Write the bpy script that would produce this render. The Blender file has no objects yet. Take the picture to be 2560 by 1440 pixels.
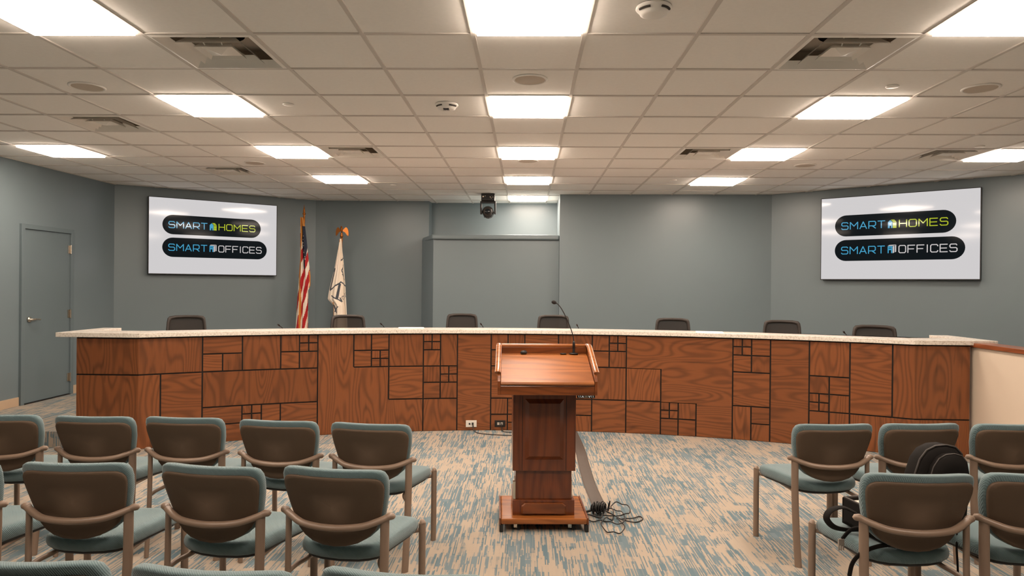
import bpy, bmesh, math, random
from mathutils import Vector, Matrix
random.seed(7)
R = math.radians
SC = bpy.context.scene
COL = SC.collection

# ------------------------------------------------------------------ camera, world, exposure
CAMZ = 1.57
F_PX, YAW, PITCH, ROLL = 1724.156, -.02229, -.002964, -.008948
cd = bpy.data.cameras.new('camera')
cd.sensor_width = 36.0; cd.lens = 36.0*F_PX/2560; cd.clip_start = .05; cd.clip_end = 100
cam = bpy.data.objects.new('camera', cd); COL.objects.link(cam)
def _rows():
    c, s = math.cos(YAW), math.sin(YAW); A = Matrix(((c, -s, 0), (s, c, 0), (0, 0, 1)))
    c, s = math.cos(PITCH), math.sin(PITCH); B = Matrix(((1, 0, 0), (0, c, s), (0, -s, c)))
    c, s = math.cos(ROLL), math.sin(ROLL); D = Matrix(((c, 0, -s), (0, 1, 0), (s, 0, c)))
    return D @ B @ A
_m = _rows()
right, fwd, up = _m[0], _m[1], _m[2]
rot = Matrix(((right[0], up[0], -fwd[0]), (right[1], up[1], -fwd[1]), (right[2], up[2], -fwd[2]))).to_4x4()
cam.matrix_world = Matrix.Translation((0, 0, CAMZ)) @ rot
SC.camera = cam
w = bpy.data.worlds.new('world'); SC.world = w; w.use_nodes = True
w.node_tree.nodes['Background'].inputs[0].default_value = (.9, .85, .8, 1)
w.node_tree.nodes['Background'].inputs[1].default_value = .0
SC.view_settings.view_transform = 'Standard'; SC.view_settings.look = 'None'
SC.view_settings.gamma = 1; SC.view_settings.exposure = 0.0; SC.view_settings.use_curve_mapping = False
LIGHT_COL = (1.0, .825, .685)
LIGHT_PWR = 35.0

# ------------------------------------------------------------------ materials
def srgb(r, g, b):
    f = lambda v: (v/255/12.92) if v/255 <= .04045 else ((v/255+.055)/1.055)**2.4
    return (f(r), f(g), f(b), 1)
class NT:
    def __init__(s, name):
        s.m = bpy.data.materials.new(name); s.m.use_nodes = True
        s.t = s.m.node_tree; s.b = s.t.nodes['Principled BSDF']
    def n(s, typ, **kw):
        o = s.t.nodes.new(typ)
        for k, v in kw.items(): setattr(o, k, v)
        return o
    def l(s, a, b): s.t.links.new(a, b)
    def math(s, op, a, b=None, c=None):
        o = s.n('ShaderNodeMath', operation=op)
        for i, v in enumerate((a, b, c)):
            if v is None: continue
            if isinstance(v, (int, float)): o.inputs[i].default_value = v
            else: s.l(v, o.inputs[i])
        return o.outputs[0]
    def mix(s, fac, a, b):
        o = s.n('ShaderNodeMix', data_type='RGBA')
        if isinstance(fac, (int, float)): o.inputs[0].default_value = fac
        else: s.l(fac, o.inputs[0])
        for i, v in ((6, a), (7, b)):
            if isinstance(v, tuple): o.inputs[i].default_value = v
            else: s.l(v, o.inputs[i])
        return o.outputs[2]
    def ramp(s, fac, stops):
        o = s.n('ShaderNodeValToRGB'); e = o.color_ramp.elements
        while len(e) < len(stops): e.new(.5)
        for i, (p, c) in enumerate(stops): e[i].position = p; e[i].color = c
        s.l(fac, o.inputs[0]); return o.outputs[0]
    def noise(s, vec, scale, detail=2, rough=.5):
        o = s.n('ShaderNodeTexNoise'); o.inputs['Scale'].default_value = scale
        o.inputs['Detail'].default_value = detail; o.inputs['Roughness'].default_value = rough
        s.l(vec, o.inputs['Vector']); return o.outputs[0]
    def coord(s, k='Object'): return s.n('ShaderNodeTexCoord').outputs[k]
    def map(s, vec, sc=(1, 1, 1), loc=(0, 0, 0)):
        o = s.n('ShaderNodeMapping'); o.inputs['Scale'].default_value = sc; o.inputs['Location'].default_value = loc
        s.l(vec, o.inputs[0]); return o.outputs[0]
    def sep(s, vec):
        o = s.n('ShaderNodeSeparateXYZ'); s.l(vec, o.inputs[0]); return o.outputs
    def comb(s, x, y, z=0.0):
        o = s.n('ShaderNodeCombineXYZ')
        for i, v in enumerate((x, y, z)):
            if isinstance(v, (int, float)): o.inputs[i].default_value = v
            else: s.l(v, o.inputs[i])
        return o.outputs[0]
    def bump(s, h, strength=.3, dist=.01):
        o = s.n('ShaderNodeBump'); o.inputs['Strength'].default_value = strength; o.inputs['Distance'].default_value = dist
        s.l(h, o.inputs['Height']); s.l(o.outputs[0], s.b.inputs['Normal'])
    def set(s, rough=None, metal=None, spec=None, coat=None, base=None):
        b = s.b.inputs
        if rough is not None: b['Roughness'].default_value = rough
        if metal is not None: b['Metallic'].default_value = metal
        if spec is not None: b['Specular IOR Level'].default_value = spec
        if coat is not None: b['Coat Weight'].default_value = coat; b['Coat Roughness'].default_value = .12
        if base is not None:
            if isinstance(base, tuple): b['Base Color'].default_value = base
            else: s.l(base, b['Base Color'])
        return s
M = {}
def plain(name, col, rough=.6, metal=0, var=.06, scale=6, bump=0, bscale=200, spec=.5, coat=0):
    t = NT(name); v = t.coord()
    dark = tuple(c*(1-var) for c in col[:3])+(1,); lite = tuple(min(1, c*(1+var)) for c in col[:3])+(1,)
    t.set(rough, metal, spec, coat, t.mix(t.noise(v, scale), dark, lite))
    if bump: t.bump(t.noise(v, bscale, 3), bump, .002)
    M[name] = t.m; return t.m
plain('wall_paint', srgb(116, 129, 134), .34, var=.02, scale=2, bump=.04, bscale=350, spec=.55)
plain('door_paint', srgb(106, 119, 124), .35, var=.02, scale=2)
plain('cream_paint', srgb(212, 196, 176), .6, var=.03, scale=1.5, bump=.08, bscale=300)
plain('vinyl_base', srgb(196, 170, 142), .5)
plain('ceiling_tile', srgb(249, 246, 240), .95, var=.03, scale=40, bump=.15, bscale=500, spec=.1)
plain('tee_white', srgb(214, 208, 200), .6, var=.02)
plain('white_metal', srgb(240, 236, 228), .45, var=.03)
plain('vent_metal', srgb(236, 232, 224), .4, var=.03, scale=3)
plain('duct_dark', srgb(60, 55, 50), .8)
plain('duct_grey', srgb(190, 180, 166), .6, var=.15)
plain('grille', srgb(200, 188, 172), .7, var=.05, bump=.3, bscale=900)
plain('black_gap', srgb(26, 22, 20), .7)
plain('taupe_metal', srgb(134, 113, 96), .38, var=.05, scale=30, bump=.12, bscale=900)
plain('taupe_plastic', srgb(92, 76, 62), .58, var=.05, scale=4, bump=.1, bscale=700, spec=.2)
plain('dark_fabric', srgb(38, 34, 32), .9, bump=.3, bscale=600)
plain('black_plastic', srgb(28, 26, 25), .45)
plain('office_frame', srgb(52, 45, 40), .5)
plain('black_nylon', srgb(24, 21, 19), .8, var=.2, spec=.15, scale=25, bump=.25, bscale=500)
plain('bag_trim', srgb(52, 46, 42), .55, var=.1, bump=.3, bscale=600)
plain('bag_lining', srgb(205, 195, 182), .85, var=.1, scale=20, bump=.2)
plain('orange_tag', srgb(220, 120, 60), .6)
plain('cable_black', srgb(30, 28, 27), .4)
plain('chrome', srgb(215, 205, 190), .25, 1)
plain('brass', srgb(165, 102, 50), .42, 1, var=.1, scale=20)
plain('pole_wood', srgb(150, 95, 50), .4, var=.15)
plain('outlet_white', srgb(232, 226, 214), .4)
plain('paper', srgb(240, 236, 228), .8)
plain('tape', srgb(80, 71, 64), .6, var=.08, scale=8, bump=.3, bscale=60)
plain('clear_plastic', srgb(150, 140, 130), .2, var=.1)
plain('flag_red', srgb(172, 22, 28), .75, var=.12, scale=10); plain('flag_white', srgb(235, 222, 205), .75, var=.05)
plain('flag_navy', srgb(38, 44, 62), .75); plain('flag_gold', srgb(205, 135, 60), .7, var=.15, scale=80)
plain('flag_grey', srgb(70, 76, 84), .75)
plain('pill', srgb(20, 26, 30), .12, spec=.5)

def emis(name, col, strength=1.0, base=None, rough=.5, spec=.5):
    t = NT(name); t.set(rough, 0, spec, 0, base or (0, 0, 0, 1))
    t.b.inputs['Emission Color'].default_value = col; t.b.inputs['Emission Strength'].default_value = strength
    M[name] = t.m; return t.m
emis('light_diffuser', LIGHT_COL+(1,), LIGHT_PWR, (.8, .8, .8, 1))
emis('screen_white', srgb(214, 211, 212), .93, rough=.07, spec=.3)
emis('screen_blue', srgb(70, 160, 200), .95, rough=.05); emis('screen_green', srgb(176, 190, 40), .95, rough=.05)
emis('screen_leaf', srgb(120, 150, 35), .95, rough=.05); emis('screen_grey', srgb(205, 200, 200), .95, rough=.05)
emis('screen_black', srgb(19, 24, 27), .95, rough=.07, spec=.08)
emis('panel_digits', srgb(220, 215, 205), .8)

def teal():
    t = NT('teal_fabric'); v = t.coord()
    n = t.noise(v, 4, 2)
    s = t.sep(v)
    diag = t.math('ADD', t.math('MULTIPLY', s[0], 900.0), t.math('MULTIPLY', t.math('ADD', s[2], s[1]), 700.0))
    rib = t.math('SINE', diag)
    c = t.mix(n, srgb(92, 115, 118), srgb(106, 127, 130))
    c = t.mix(t.math('MULTIPLY_ADD', rib, .12, .14), c, srgb(80, 98, 104))
    t.set(.85, 0, .25, 0, c); t.bump(rib, .35, .002); t.b.inputs['Sheen Weight'].default_value = .3
    M['teal_fabric'] = t.m
teal()

def wood(name, light, mid, dark, src='UV', axis='x', rough=.38, coat=.15, fig=1.0, freq=1.0):
    t = NT(name); v = t.coord(src)
    s = t.sep(v)
    if src == 'UV': a, c, d = s[0], s[1], s[2]
    else:
        i = 'xyz'.index(axis); o = [k for k in range(3) if k != i]
        a = s[i]; c = s[o[0]]; d = s[o[1]]
    cross = t.math('ADD', c, t.math('MULTIPLY', d, .8))
    vec = t.comb(t.math('MULTIPLY', a, .85), t.math('MULTIPLY', cross, 4.2), 0.0)
    n1 = t.noise(vec, 1.0, 1, .4)
    rings = t.math('SINE', t.math('MULTIPLY', t.math('ADD', t.math('MULTIPLY', cross, .55), t.math('MULTIPLY', n1, .75*fig)), 120.0*freq))
    rings = t.math('POWER', t.math('MULTIPLY_ADD', rings, .5, .5), 2.2)
    vec2 = t.comb(t.math('MULTIPLY', a, 5.0), t.math('MULTIPLY', cross, 260.0), 0.0)
    fine = t.noise(vec2, 1.0, 3, .6)
    vec3 = t.comb(t.math('MULTIPLY', a, 2.6), t.math('MULTIPLY', cross, 22.0), 7.0)
    blot = t.noise(vec3, 1.0, 2, .5)
    spot = t.ramp(blot, [(.60, (0, 0, 0, 1)), (.72, (1, 1, 1, 1))])
    col = t.mix(fine, light, mid)
    col = t.mix(t.math('MULTIPLY', rings, .42), col, dark)
    col = t.mix(t.math('MULTIPLY', spot, .45), col, dark)
    att = t.n('ShaderNodeAttribute', attribute_name='tone')
    if src == 'UV':
        mul = t.n('ShaderNodeMix', data_type='RGBA', blend_type='MULTIPLY'); mul.inputs[0].default_value = 1
        t.l(col, mul.inputs[6]); t.l(att.outputs['Color'], mul.inputs[7]); col = mul.outputs[2]
    t.set(rough, 0, .4, coat, col); t.bump(fine, .08, .001)
    M[name] = t.m
wood('oak_panel', srgb(152, 92, 52), srgb(122, 70, 37), srgb(64, 36, 20))
wood('cherry_x', srgb(172, 104, 50), srgb(138, 78, 34), srgb(92, 48, 20), 'Object', 'x', .27, .25, fig=.5)
wood('cherry_z', srgb(124, 62, 26), srgb(92, 42, 16), srgb(50, 22, 10), 'Object', 'z', .3, .45, fig=.5)
wood('cherry_dark_x', srgb(134, 72, 32), srgb(104, 54, 22), srgb(64, 32, 12), 'Object', 'x', .32, .4)
wood('cap_wood', srgb(150, 84, 48), srgb(120, 62, 32), srgb(84, 40, 18), 'Object', 'y', .35, .3)

def stone():
    t = NT('stone'); v = t.coord()
    a = t.noise(v, 60, 4, .7); b = t.noise(v, 12, 3, .6)
    c = t.ramp(a, [(.35, srgb(205, 194, 180)), (.5, srgb(246, 238, 226)), (.7, srgb(253, 249, 242))])
    c = t.mix(t.math('MULTIPLY', b, .3), c, srgb(222, 208, 190))
    t.set(.22, 0, .5, .2, c); M['stone'] = t.m
stone()
def carpet():
    t = NT('carpet'); s = t.sep(t.coord())
    geo = s
    X = t.math('ADD', s[0], 50.0); Y = t.math('ADD', s[1], t.math('MULTIPLY', s[2], 1.0))
    Y = t.math('ADD', Y, 50.0)
    def wn(a, b, c=0.0):
        o = t.n('ShaderNodeTexWhiteNoise', noise_dimensions='3D'); t.l(t.comb(a, b, c), o.inputs['Vector']); return o.outputs['Value']
    def layer(fx, ly, seed):
        xc = t.math('FLOOR', t.math('MULTIPLY', X, fx)); r1 = wn(xc, seed)
        yc = t.math('FLOOR', t.math('ADD', t.math('DIVIDE', Y, ly), t.math('MULTIPLY', r1, 9.0)))
        return wn(xc, yc, seed+3.3)
    fine = layer(150.0, .16, 1.0)
    # coarse blocks in which streaks gather
    bx = layer(22.0, .10, 5.0); bx2 = layer(9.0, .17, 8.0)
    cl = t.noise(t.comb(X, t.math('MULTIPLY', Y, .8)), 2.6, 2, .6)
    dens = t.math('ADD', t.math('MULTIPLY', bx, .34), t.math('ADD', t.math('MULTIPLY', bx2, .30), t.math('MULTIPLY', t.math('SUBTRACT', cl, .5), .9)))
    val = t.math('ADD', t.math('MULTIPLY', fine, .70), dens)
    m = t.ramp(val, [(.60, (0, 0, 0, 1)), (.80, (1, 1, 1, 1))])
    fib = t.noise(t.comb(X, Y), 700, 1)
    beige = t.mix(fib, srgb(152, 138, 124), srgb(186, 171, 153))
    beige = t.mix(t.math('MULTIPLY', layer(150.0, .3, 12.0), .35), beige, srgb(160, 150, 138))
    hue = layer(30.0, .5, 20.0)
    blue = t.mix(hue, srgb(74, 108, 122), srgb(106, 127, 136))
    t.set(.95, 0, .1, 0, t.mix(t.math('MULTIPLY', m, .85), beige, blue)); t.bump(fib, .4, .004)
    M['carpet'] = t.m
carpet()
def meshback():
    t = NT('mesh_back'); t.set(.8, 0, .15, 0, srgb(56, 50, 46)); v = t.coord()
    t.b.inputs['Alpha'].default_value = .9; M['mesh_back'] = t.m
meshback()

# ------------------------------------------------------------------ geometry helpers
class G:
    def __init__(s): s.v = []; s.f = []; s.mi = []; s.cur = 0; s.sm = []; s.smooth = False; s.uv = {}; s.tone = {}
    def add(s, vs, fs):
        b = len(s.v); s.v += [tuple(p) for p in vs]
        for f in fs: s.f.append(tuple(b+i for i in f)); s.mi.append(s.cur); s.sm.append(s.smooth)
        return b
    def box(s, x0, x1, y0, y1, z0, z1, rz=0, c=None):
        vs = [(x, y, z) for z in (z0, z1) for y in (y0, y1) for x in (x0, x1)]
        if rz:
            cx, cy = c or ((x0+x1)/2, (y0+y1)/2); cc, ss = math.cos(rz), math.sin(rz)
            vs = [(cx+(x-cx)*cc-(y-cy)*ss, cy+(x-cx)*ss+(y-cy)*cc, z) for x, y, z in vs]
        s.add(vs, [(0, 2, 3, 1), (4, 5, 7, 6), (0, 1, 5, 4), (2, 6, 7, 3), (0, 4, 6, 2), (1, 3, 7, 5)]); return s
    def prism(s, pts, z0, z1):
        n = len(pts)
        s.add([(x, y, z0) for x, y in pts]+[(x, y, z1) for x, y in pts],
              [tuple(range(n))[::-1], tuple(range(n, 2*n))]+[(i, (i+1) % n, n+(i+1) % n, n+i) for i in range(n)]); return s
    def tube(s, pts, r, n=10, r2=None, ang=0.0, cap=True, closed=False, radii=None):
        P = [Vector(p) for p in pts]; m = len(P); rings = []
        ref = None; sm0 = s.smooth; s.smooth = True
        vs = []
        for i, p in enumerate(P):
            if closed: d = P[(i+1) % m]-P[i-1]
            else: d = P[min(i+1, m-1)]-P[max(i-1, 0)]
            d.normalize()
            if ref is None:
                ref = Vector((0, 0, 1)) if abs(d.z) < .9 else Vector((0, 1, 0))
            u = ref-d*ref.dot(d)
            if u.length < 1e-4: u = Vector((1, 0, 0))-d*d.x
            u.normalize(); ref = u; q = d.cross(u)
            ra = r if radii is None else radii[i]*r
            rb = (r2 if r2 is not None else r) if radii is None else radii[i]*(r2 if r2 is not None else r)
            for k in range(n):
                a = 2*math.pi*k/n
                e1 = math.cos(a)*ra; e2 = math.sin(a)*rb
                c, sn = math.cos(ang), math.sin(ang)
                vs.append(p+u*(e1*c-e2*sn)+q*(e1*sn+e2*c))
        fs = []
        for i in range(m if closed else m-1):
            for k in range(n):
                j = (i+1) % m
                fs.append((i*n+k, i*n+(k+1) % n, j*n+(k+1) % n, j*n+k))
        s.add(vs, fs)
        if cap and not closed:
            s.smooth = False
            s.add([vs[k] for k in range(n)], [tuple(range(n))[::-1]]); s.add(vs[-n:], [tuple(range(n))])
        s.smooth = sm0; return s
    def lathe(s, prof, c=(0, 0, 0), n=24, axis='z'):
        sm0 = s.smooth; s.smooth = True; vs = []
        for r, h in prof:
            for k in range(n):
                a = 2*math.pi*k/n; x, y = r*math.cos(a), r*math.sin(a)
                p = (x, y, h) if axis == 'z' else ((x, h, y) if axis == 'y' else (h, x, y))
                vs.append((p[0]+c[0], p[1]+c[1], p[2]+c[2]))
        m = len(prof)
        s.add(vs, [(i*n+k, i*n+(k+1) % n, (i+1)*n+(k+1) % n, (i+1)*n+k) for i in range(m-1) for k in range(n)])
        s.smooth = sm0; return s
    def pillow(s, outline, rings, fn, close=(True, True)):
        """outline: 2-D loop (a,b). rings: list of (scale, depth). fn(a,b,d) -> xyz"""
        sm0 = s.smooth; s.smooth = True; n = len(outline)
        ca = sum(p[0] for p in outline)/n; cb = sum(p[1] for p in outline)/n
        vs = []
        for sc, d in rings:
            for a, b in outline:
                vs.append(fn(ca+(a-ca)*sc, cb+(b-cb)*sc, d))
        fs = [(i*n+k, i*n+(k+1) % n, (i+1)*n+(k+1) % n, (i+1)*n+k) for i in range(len(rings)-1) for k in range(n)]
        if close[0]: fs.append(tuple(range(n))[::-1])
        if close[1]: fs.append(tuple((len(rings)-1)*n+k for k in range(n)))
        s.add(vs, fs); s.smooth = sm0; return s
    def build(s, name, mats, parent=None, bevel=0, subd=0, recalc=True):
        me = bpy.data.meshes.new(name); me.from_pydata(s.v, [], s.f)
        if not isinstance(mats, (list, tuple)): mats = [mats]
        for m in mats: me.materials.append(M[m])
        for p, i, sm in zip(me.polygons, s.mi, s.sm): p.material_index = i; p.use_smooth = sm
        if s.uv:
            me.uv_layers.new(name='UVMap'); me.color_attributes.new('tone', 'FLOAT_COLOR', 'CORNER')
            ul = me.uv_layers['UVMap']; ca = me.color_attributes['tone']
            for p in me.polygons:
                us = s.uv.get(p.index); tn = s.tone.get(p.index, 1.0)
                for j, li in enumerate(p.loop_indices):
                    if us: ul.data[li].uv = us[j]
                    ca.data[li].color = (tn, tn, tn, 1)
        me.update()
        if recalc and not s.uv:
            b = bmesh.new(); b.from_mesh(me); bmesh.ops.recalc_face_normals(b, faces=b.faces); b.to_mesh(me); b.free()
        o = bpy.data.objects.new(name, me); COL.objects.link(o)
        if parent: o.parent = parent
        if bevel:
            md = o.modifiers.new('bevel', 'BEVEL'); md.width = bevel; md.segments = 2; md.limit_method = 'ANGLE'; md.angle_limit = R(40)
        if subd:
            md = o.modifiers.new('subd', 'SUBSURF'); md.levels = subd; md.render_levels = subd
        return o
def tag(o, label=None, cat=None, group=None, kind=None):
    if label: o['label'] = label
    if cat: o['category'] = cat
    if group: o['group'] = group
    if kind: o['kind'] = kind
    return o
def empty(name, loc=(0, 0, 0), rz=0, label=None, cat=None, group=None):
    o = bpy.data.objects.new(name, None); COL.objects.link(o); o.location = loc; o.rotation_euler = (0, 0, rz)
    o.empty_display_size = .1
    return tag(o, label, cat, group)
def copy_tree(o, parent=None):
    c = o.copy(); COL.objects.link(c); c.parent = parent
    for ch in [x for x in KIDS.get(o.name, [])]: copy_tree(ch, c)
    return c
KIDS = {}
def index_kids():
    KIDS.clear()
    for o in bpy.data.objects:
        if o.parent: KIDS.setdefault(o.parent.name, []).append(o)
def dup(o, loc, rz, label, group=None):
    c = copy_tree(o); c.location = loc; c.rotation_euler = (0, 0, rz); c['label'] = label
    if group: c['group'] = group
    return c
def smooth(pts, k=6, closed=False):
    P = [Vector(p) for p in pts]; n = len(P); out = []
    rng = range(n) if closed else range(n-1)
    for i in rng:
        if closed: a, b, c, d = P[i-1], P[i], P[(i+1) % n], P[(i+2) % n]
        else: a, b, c, d = P[max(i-1, 0)], P[i], P[i+1], P[min(i+2, n-1)]
        for j in range(k):
            t = j/k
            out.append(.5*((2*b)+(c-a)*t+(2*a-5*b+4*c-d)*t*t+(3*b-a-3*c+d)*t**3))
    if not closed: out.append(P[-1])
    return out
def struct(g, name, mat, label=None, cat=None, parent=None, bevel=0):
    o = g.build(name, mat, parent, bevel)
    if parent is None: o['kind'] = 'structure'
    if label: o['label'] = label
    if cat: o['category'] = cat
    return o

# ------------------------------------------------------------------ room shell
CH = 2.942; GX, GY, T = -.309646, 3.76617, .6096
PZ = .15
XL = -5.8; XR = 6.8; YB = -3.6
g = G(); g.box(XL-.3, XR+.3, YB-.3, 12, -.12, 0)
struct(g, 'floor', 'carpet', 'blue and beige streaked carpet floor', 'floor')
# counter arc
CX, CY, RR = .129, .425, 7.0696
TH0, TH1 = -.331, .0516
MOD = TH1*RR
UK0, UK1 = -4.5, 16.5
UE0, UE1 = -6.15, 17.92
def path(u, off=0.0):
    """plan point on counter front, off>0 towards the audience"""
    if u < UK0: a = TH0+TH1*UK0; ex = (u-UK0)*MOD
    elif u > UK1: a = TH0+TH1*UK1; ex = (u-UK1)*MOD
    else: a = TH0+TH1*u; ex = 0
    r = RR-off
    if ex: # flat ends, running along x
        px = CX+RR*math.sin(a)+ex; py = CY+RR*math.cos(a)
        return (px, py-off)
    return (CX+r*math.sin(a), CY+r*math.cos(a))
def urange(a, b, step=.25):
    n = max(1, round((b-a)/step)); o = [a+(b-a)*i/n for i in range(n+1)]
    for k in (UK0, UK1):
        if a < k < b and all(abs(k-x) > .02 for x in o): o.append(k)
    return sorted(o)
# raised platform behind the counter
pl = [(XL, 6.44), (-4.3, 6.44)]+[path(u, -.10) for u in urange(UE0+.1, UE1-.1, .5)]+[(4.35, 6.58), (XR, 6.58), (XR, 12), (XL, 12)]
g = G(); g.prism(pl, 0.0, PZ)
struct(g, 'floor_platform', 'carpet', 'raised carpeted platform behind the curved counter', 'platform')

def wall(name, pts, z0=0.0, z1=CH+.06, th=.15, side=1, mat='wall_paint', label=''):
    """pts: list of plan points, room lies to the right of travel"""
    n = len(pts); back = []
    for i in range(n):
        d1 = Vector(pts[i])-Vector(pts[i-1]) if i else Vector(pts[1])-Vector(pts[0])
        d2 = Vector(pts[i+1])-Vector(pts[i]) if i < n-1 else d1
        d = (d1.normalized()+d2.normalized()).normalized(); nn = Vector((-d.y, d.x))
        k = th/max(.3, nn.dot(Vector((-d1.normalized().y, d1.normalized().x))))
        back.append(tuple(Vector(pts[i])+nn*k))
    g = G(); g.prism(list(pts)+back[::-1], z0, z1)
    return struct(g, name, mat, label, 'wall')
wall('wall_left', [(XL, YB), (XL, 9.55)], label='grey-blue side wall with the door on the left')
wall('wall_front_left', [(XL, 9.55), (-3.49, 11.27)], label='angled grey-blue wall behind the left screen')
wall('wall_front', [(-3.49, 11.27), (-1.62, 11.27)], label='grey-blue wall behind the two flags')
wall('wall_niche', [(-1.62, 11.28), (-1.61, 11.52), (.476, 11.47)], label='brightly lit recess above the niche wall')
wall('wall_front_right', [(.476, 11.6), (.476, 10.35), (3.58, 10.22)], label='grey-blue projecting wall right of the niche')
wall('wall_right_angled', [(3.58, 10.22), (5.87, 8.31), (XR, 7.53)], label='angled grey-blue wall behind the right screen')
wall('wall_right', [(XR, 7.53), (XR, YB)], label='grey-blue side wall on the right')
wall('wall_back', [(XR, YB), (XL, YB)], label='grey-blue wall behind the audience')
g = G(); g.prism([(-1.44, 10.50), (.474, 10.46), (.474, 11.45), (-1.72, 11.45), (-1.72, 11.2)], PZ, 2.31)
struct(g, 'wall_niche_lower', 'wall_paint', 'lower grey-blue wall of the niche', 'wall')
g = G(); g.prism([(-1.45, 10.44), (.474, 10.40), (.474, 11.44), (-1.71, 11.44), (-1.71, 11.19)], 2.27, 2.345)
struct(g, 'trim_1', 'wall_paint', 'rounded ledge along the top of the niche wall', 'ledge', bevel=.02)
# baseboards
g = G(); g.box(XL, XL+.012, YB, 7.735, 0, .11); 
o = struct(g, 'baseboard_left', 'vinyl_base', 'beige vinyl base along the left wall below the platform', 'baseboard')
g = G(); g.box(XL, XL+.013, 6.45, 7.735, PZ, PZ+.10); g.box(XL, XL+.013, 8.66, 9.54, PZ, PZ+.10)
struct(g, 'baseboard_left_platform', 'vinyl_base', 'beige vinyl base on the left wall beside the door', 'baseboard')
# door
dr = empty('door_1', (XL, 8.2, PZ)); dr['kind'] = 'structure'; tag(dr, 'grey-blue flush door with lever handle in the left wall', 'door')
def place(o, p, loc):  # child mesh with world coords -> local
    o.location = -Vector(loc); return o
def wchild(g, name, mat, par, bevel=0, subd=0):
    o = g.build(name, mat, par, bevel, subd); o.matrix_parent_inverse = Matrix.Identity(4)
    o.location = (0, 0, 0)
    inv = (Matrix.Translation(par_world(par)) @ Matrix.Rotation(par.rotation_euler[2], 4, 'Z')).inverted()
    me = o.data; me.transform(inv); return o
def par_world(p):
    v = Vector(p.location)
    q = p.parent
    while q is not None: v = v+Vector(q.location); q = q.parent
    return v
y0, y1, zt = 7.745, 8.655, 2.235
g = G(); U = [(y0, PZ), (y0, zt), (y1, zt), (y1, PZ), (y1-.055, PZ), (y1-.055, zt-.055), (y0+.055, zt-.055), (y0+.055, PZ)]
g.add([(XL-.02, y, z) for y, z in U]+[(XL+.03, y, z) for y, z in U], [(8, 9, 14, 15), (9, 10, 13, 14), (10, 11, 12, 13), (0, 7, 6, 1), (1, 6, 5, 2), (2, 5, 4, 3)]+[(k, (k+1) % 8, 8+(k+1) % 8, 8+k) for k in range(8)])
fr = wchild(g, 'door_frame', 'door_paint', dr, .004)
g = G(); g.box(XL-.03, XL+.010, y0+.058, y1-.058, PZ+.012, zt-.058)
lf = wchild(g, 'door_leaf', 'door_paint', dr, .002)
hz = 1.13
g = G(); g.lathe([(0, .0), (.033, .0), (.033, .012), (.026, .018), (.014, .02), (.012, .055), (0, .055)], (XL+.012, 7.885, hz), 20, 'x')
g.tube(smooth([(XL+.062, 7.88, hz), (XL+.066, 7.92, hz+.002), (XL+.062, 7.97, hz), (XL+.060, 8.01, hz-.004)], 5), .011, 10, .008)
wchild(g, 'door_handle', 'chrome', dr)
for hz_ in (1.98, 1.17, .37):
    g = G(); g.tube([(XL+.024, y1-.055, hz_-.055), (XL+.024, y1-.055, hz_+.055)], .010, 10); g.box(XL+.011, XL+.016, y1-.10, y1-.055, hz_-.05, hz_+.05)
    wchild(g, 'hinge', 'chrome', dr)
g = G(); g.box(XL, XL+.03, y0+.05, y1-.05, PZ, PZ+.008); wchild(g, 'threshold', 'black_gap', dr)

# half wall on the right
g = G(); g.box(4.195, 4.335, 4.3, 6.62, 0, 1.035)
struct(g, 'wall_half', 'cream_paint', 'low cream partition wall running from the counter on the right', 'half wall')
g = G(); g.box(4.165, 4.365, 4.25, 6.66, 1.035, 1.075)
struct(g, 'trim_2', 'cap_wood', 'stained wood cap on the cream partition', 'wood cap', bevel=.004)

# ------------------------------------------------------------------ ceiling
LIGHTS = [(0, j) for j in (-4, -1, 2, 5, 8, 11)]+[(-4, j) for j in (-4, -1, 2, 5, 8)]+[(4, j) for j in (-4, -1, 2, 5, 8)]+[(-8, 5), (8, 5)]
VENTS = [(-3, 0), (3, 0), (-6, 3), (-3, 5), (-6, 7), (3, 5), (7, 5)]
cells = set(LIGHTS) | set(VENTS)
g = G()
i0, i1, j0, j1 = -10, 12, -13, 13
for i in range(i0, i1):
    for j in range(j0, j1):
        if (i, j) in cells: continue
        x, y = GX+i*T, GY+j*T
        g.add([(x, y, CH+.006), (x+T, y, CH+.006), (x+T, y+T, CH+.006), (x, y+T, CH+.006)], [(0, 3, 2, 1)])
# outer slab so that nothing shows above
ceil = struct(g, 'ceiling', 'ceiling_tile', 'beige-white suspended ceiling of square tiles', 'ceiling')
g = G(); hw = .012
for i in range(i0, i1+1): g.box(GX+i*T-hw, GX+i*T+hw, GY+j0*T, GY+j1*T, CH-.001, CH+.02)
for j in range(j0, j1+1):
    for i in range(i0, i1): g.box(GX+i*T+hw, GX+(i+1)*T-hw, GY+j*T-hw, GY+j*T+hw, CH-.0005, CH+.02)
o = g.build('ceiling_grid', 'tee_white', ceil); o['label'] = 'white metal tee grid'
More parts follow.
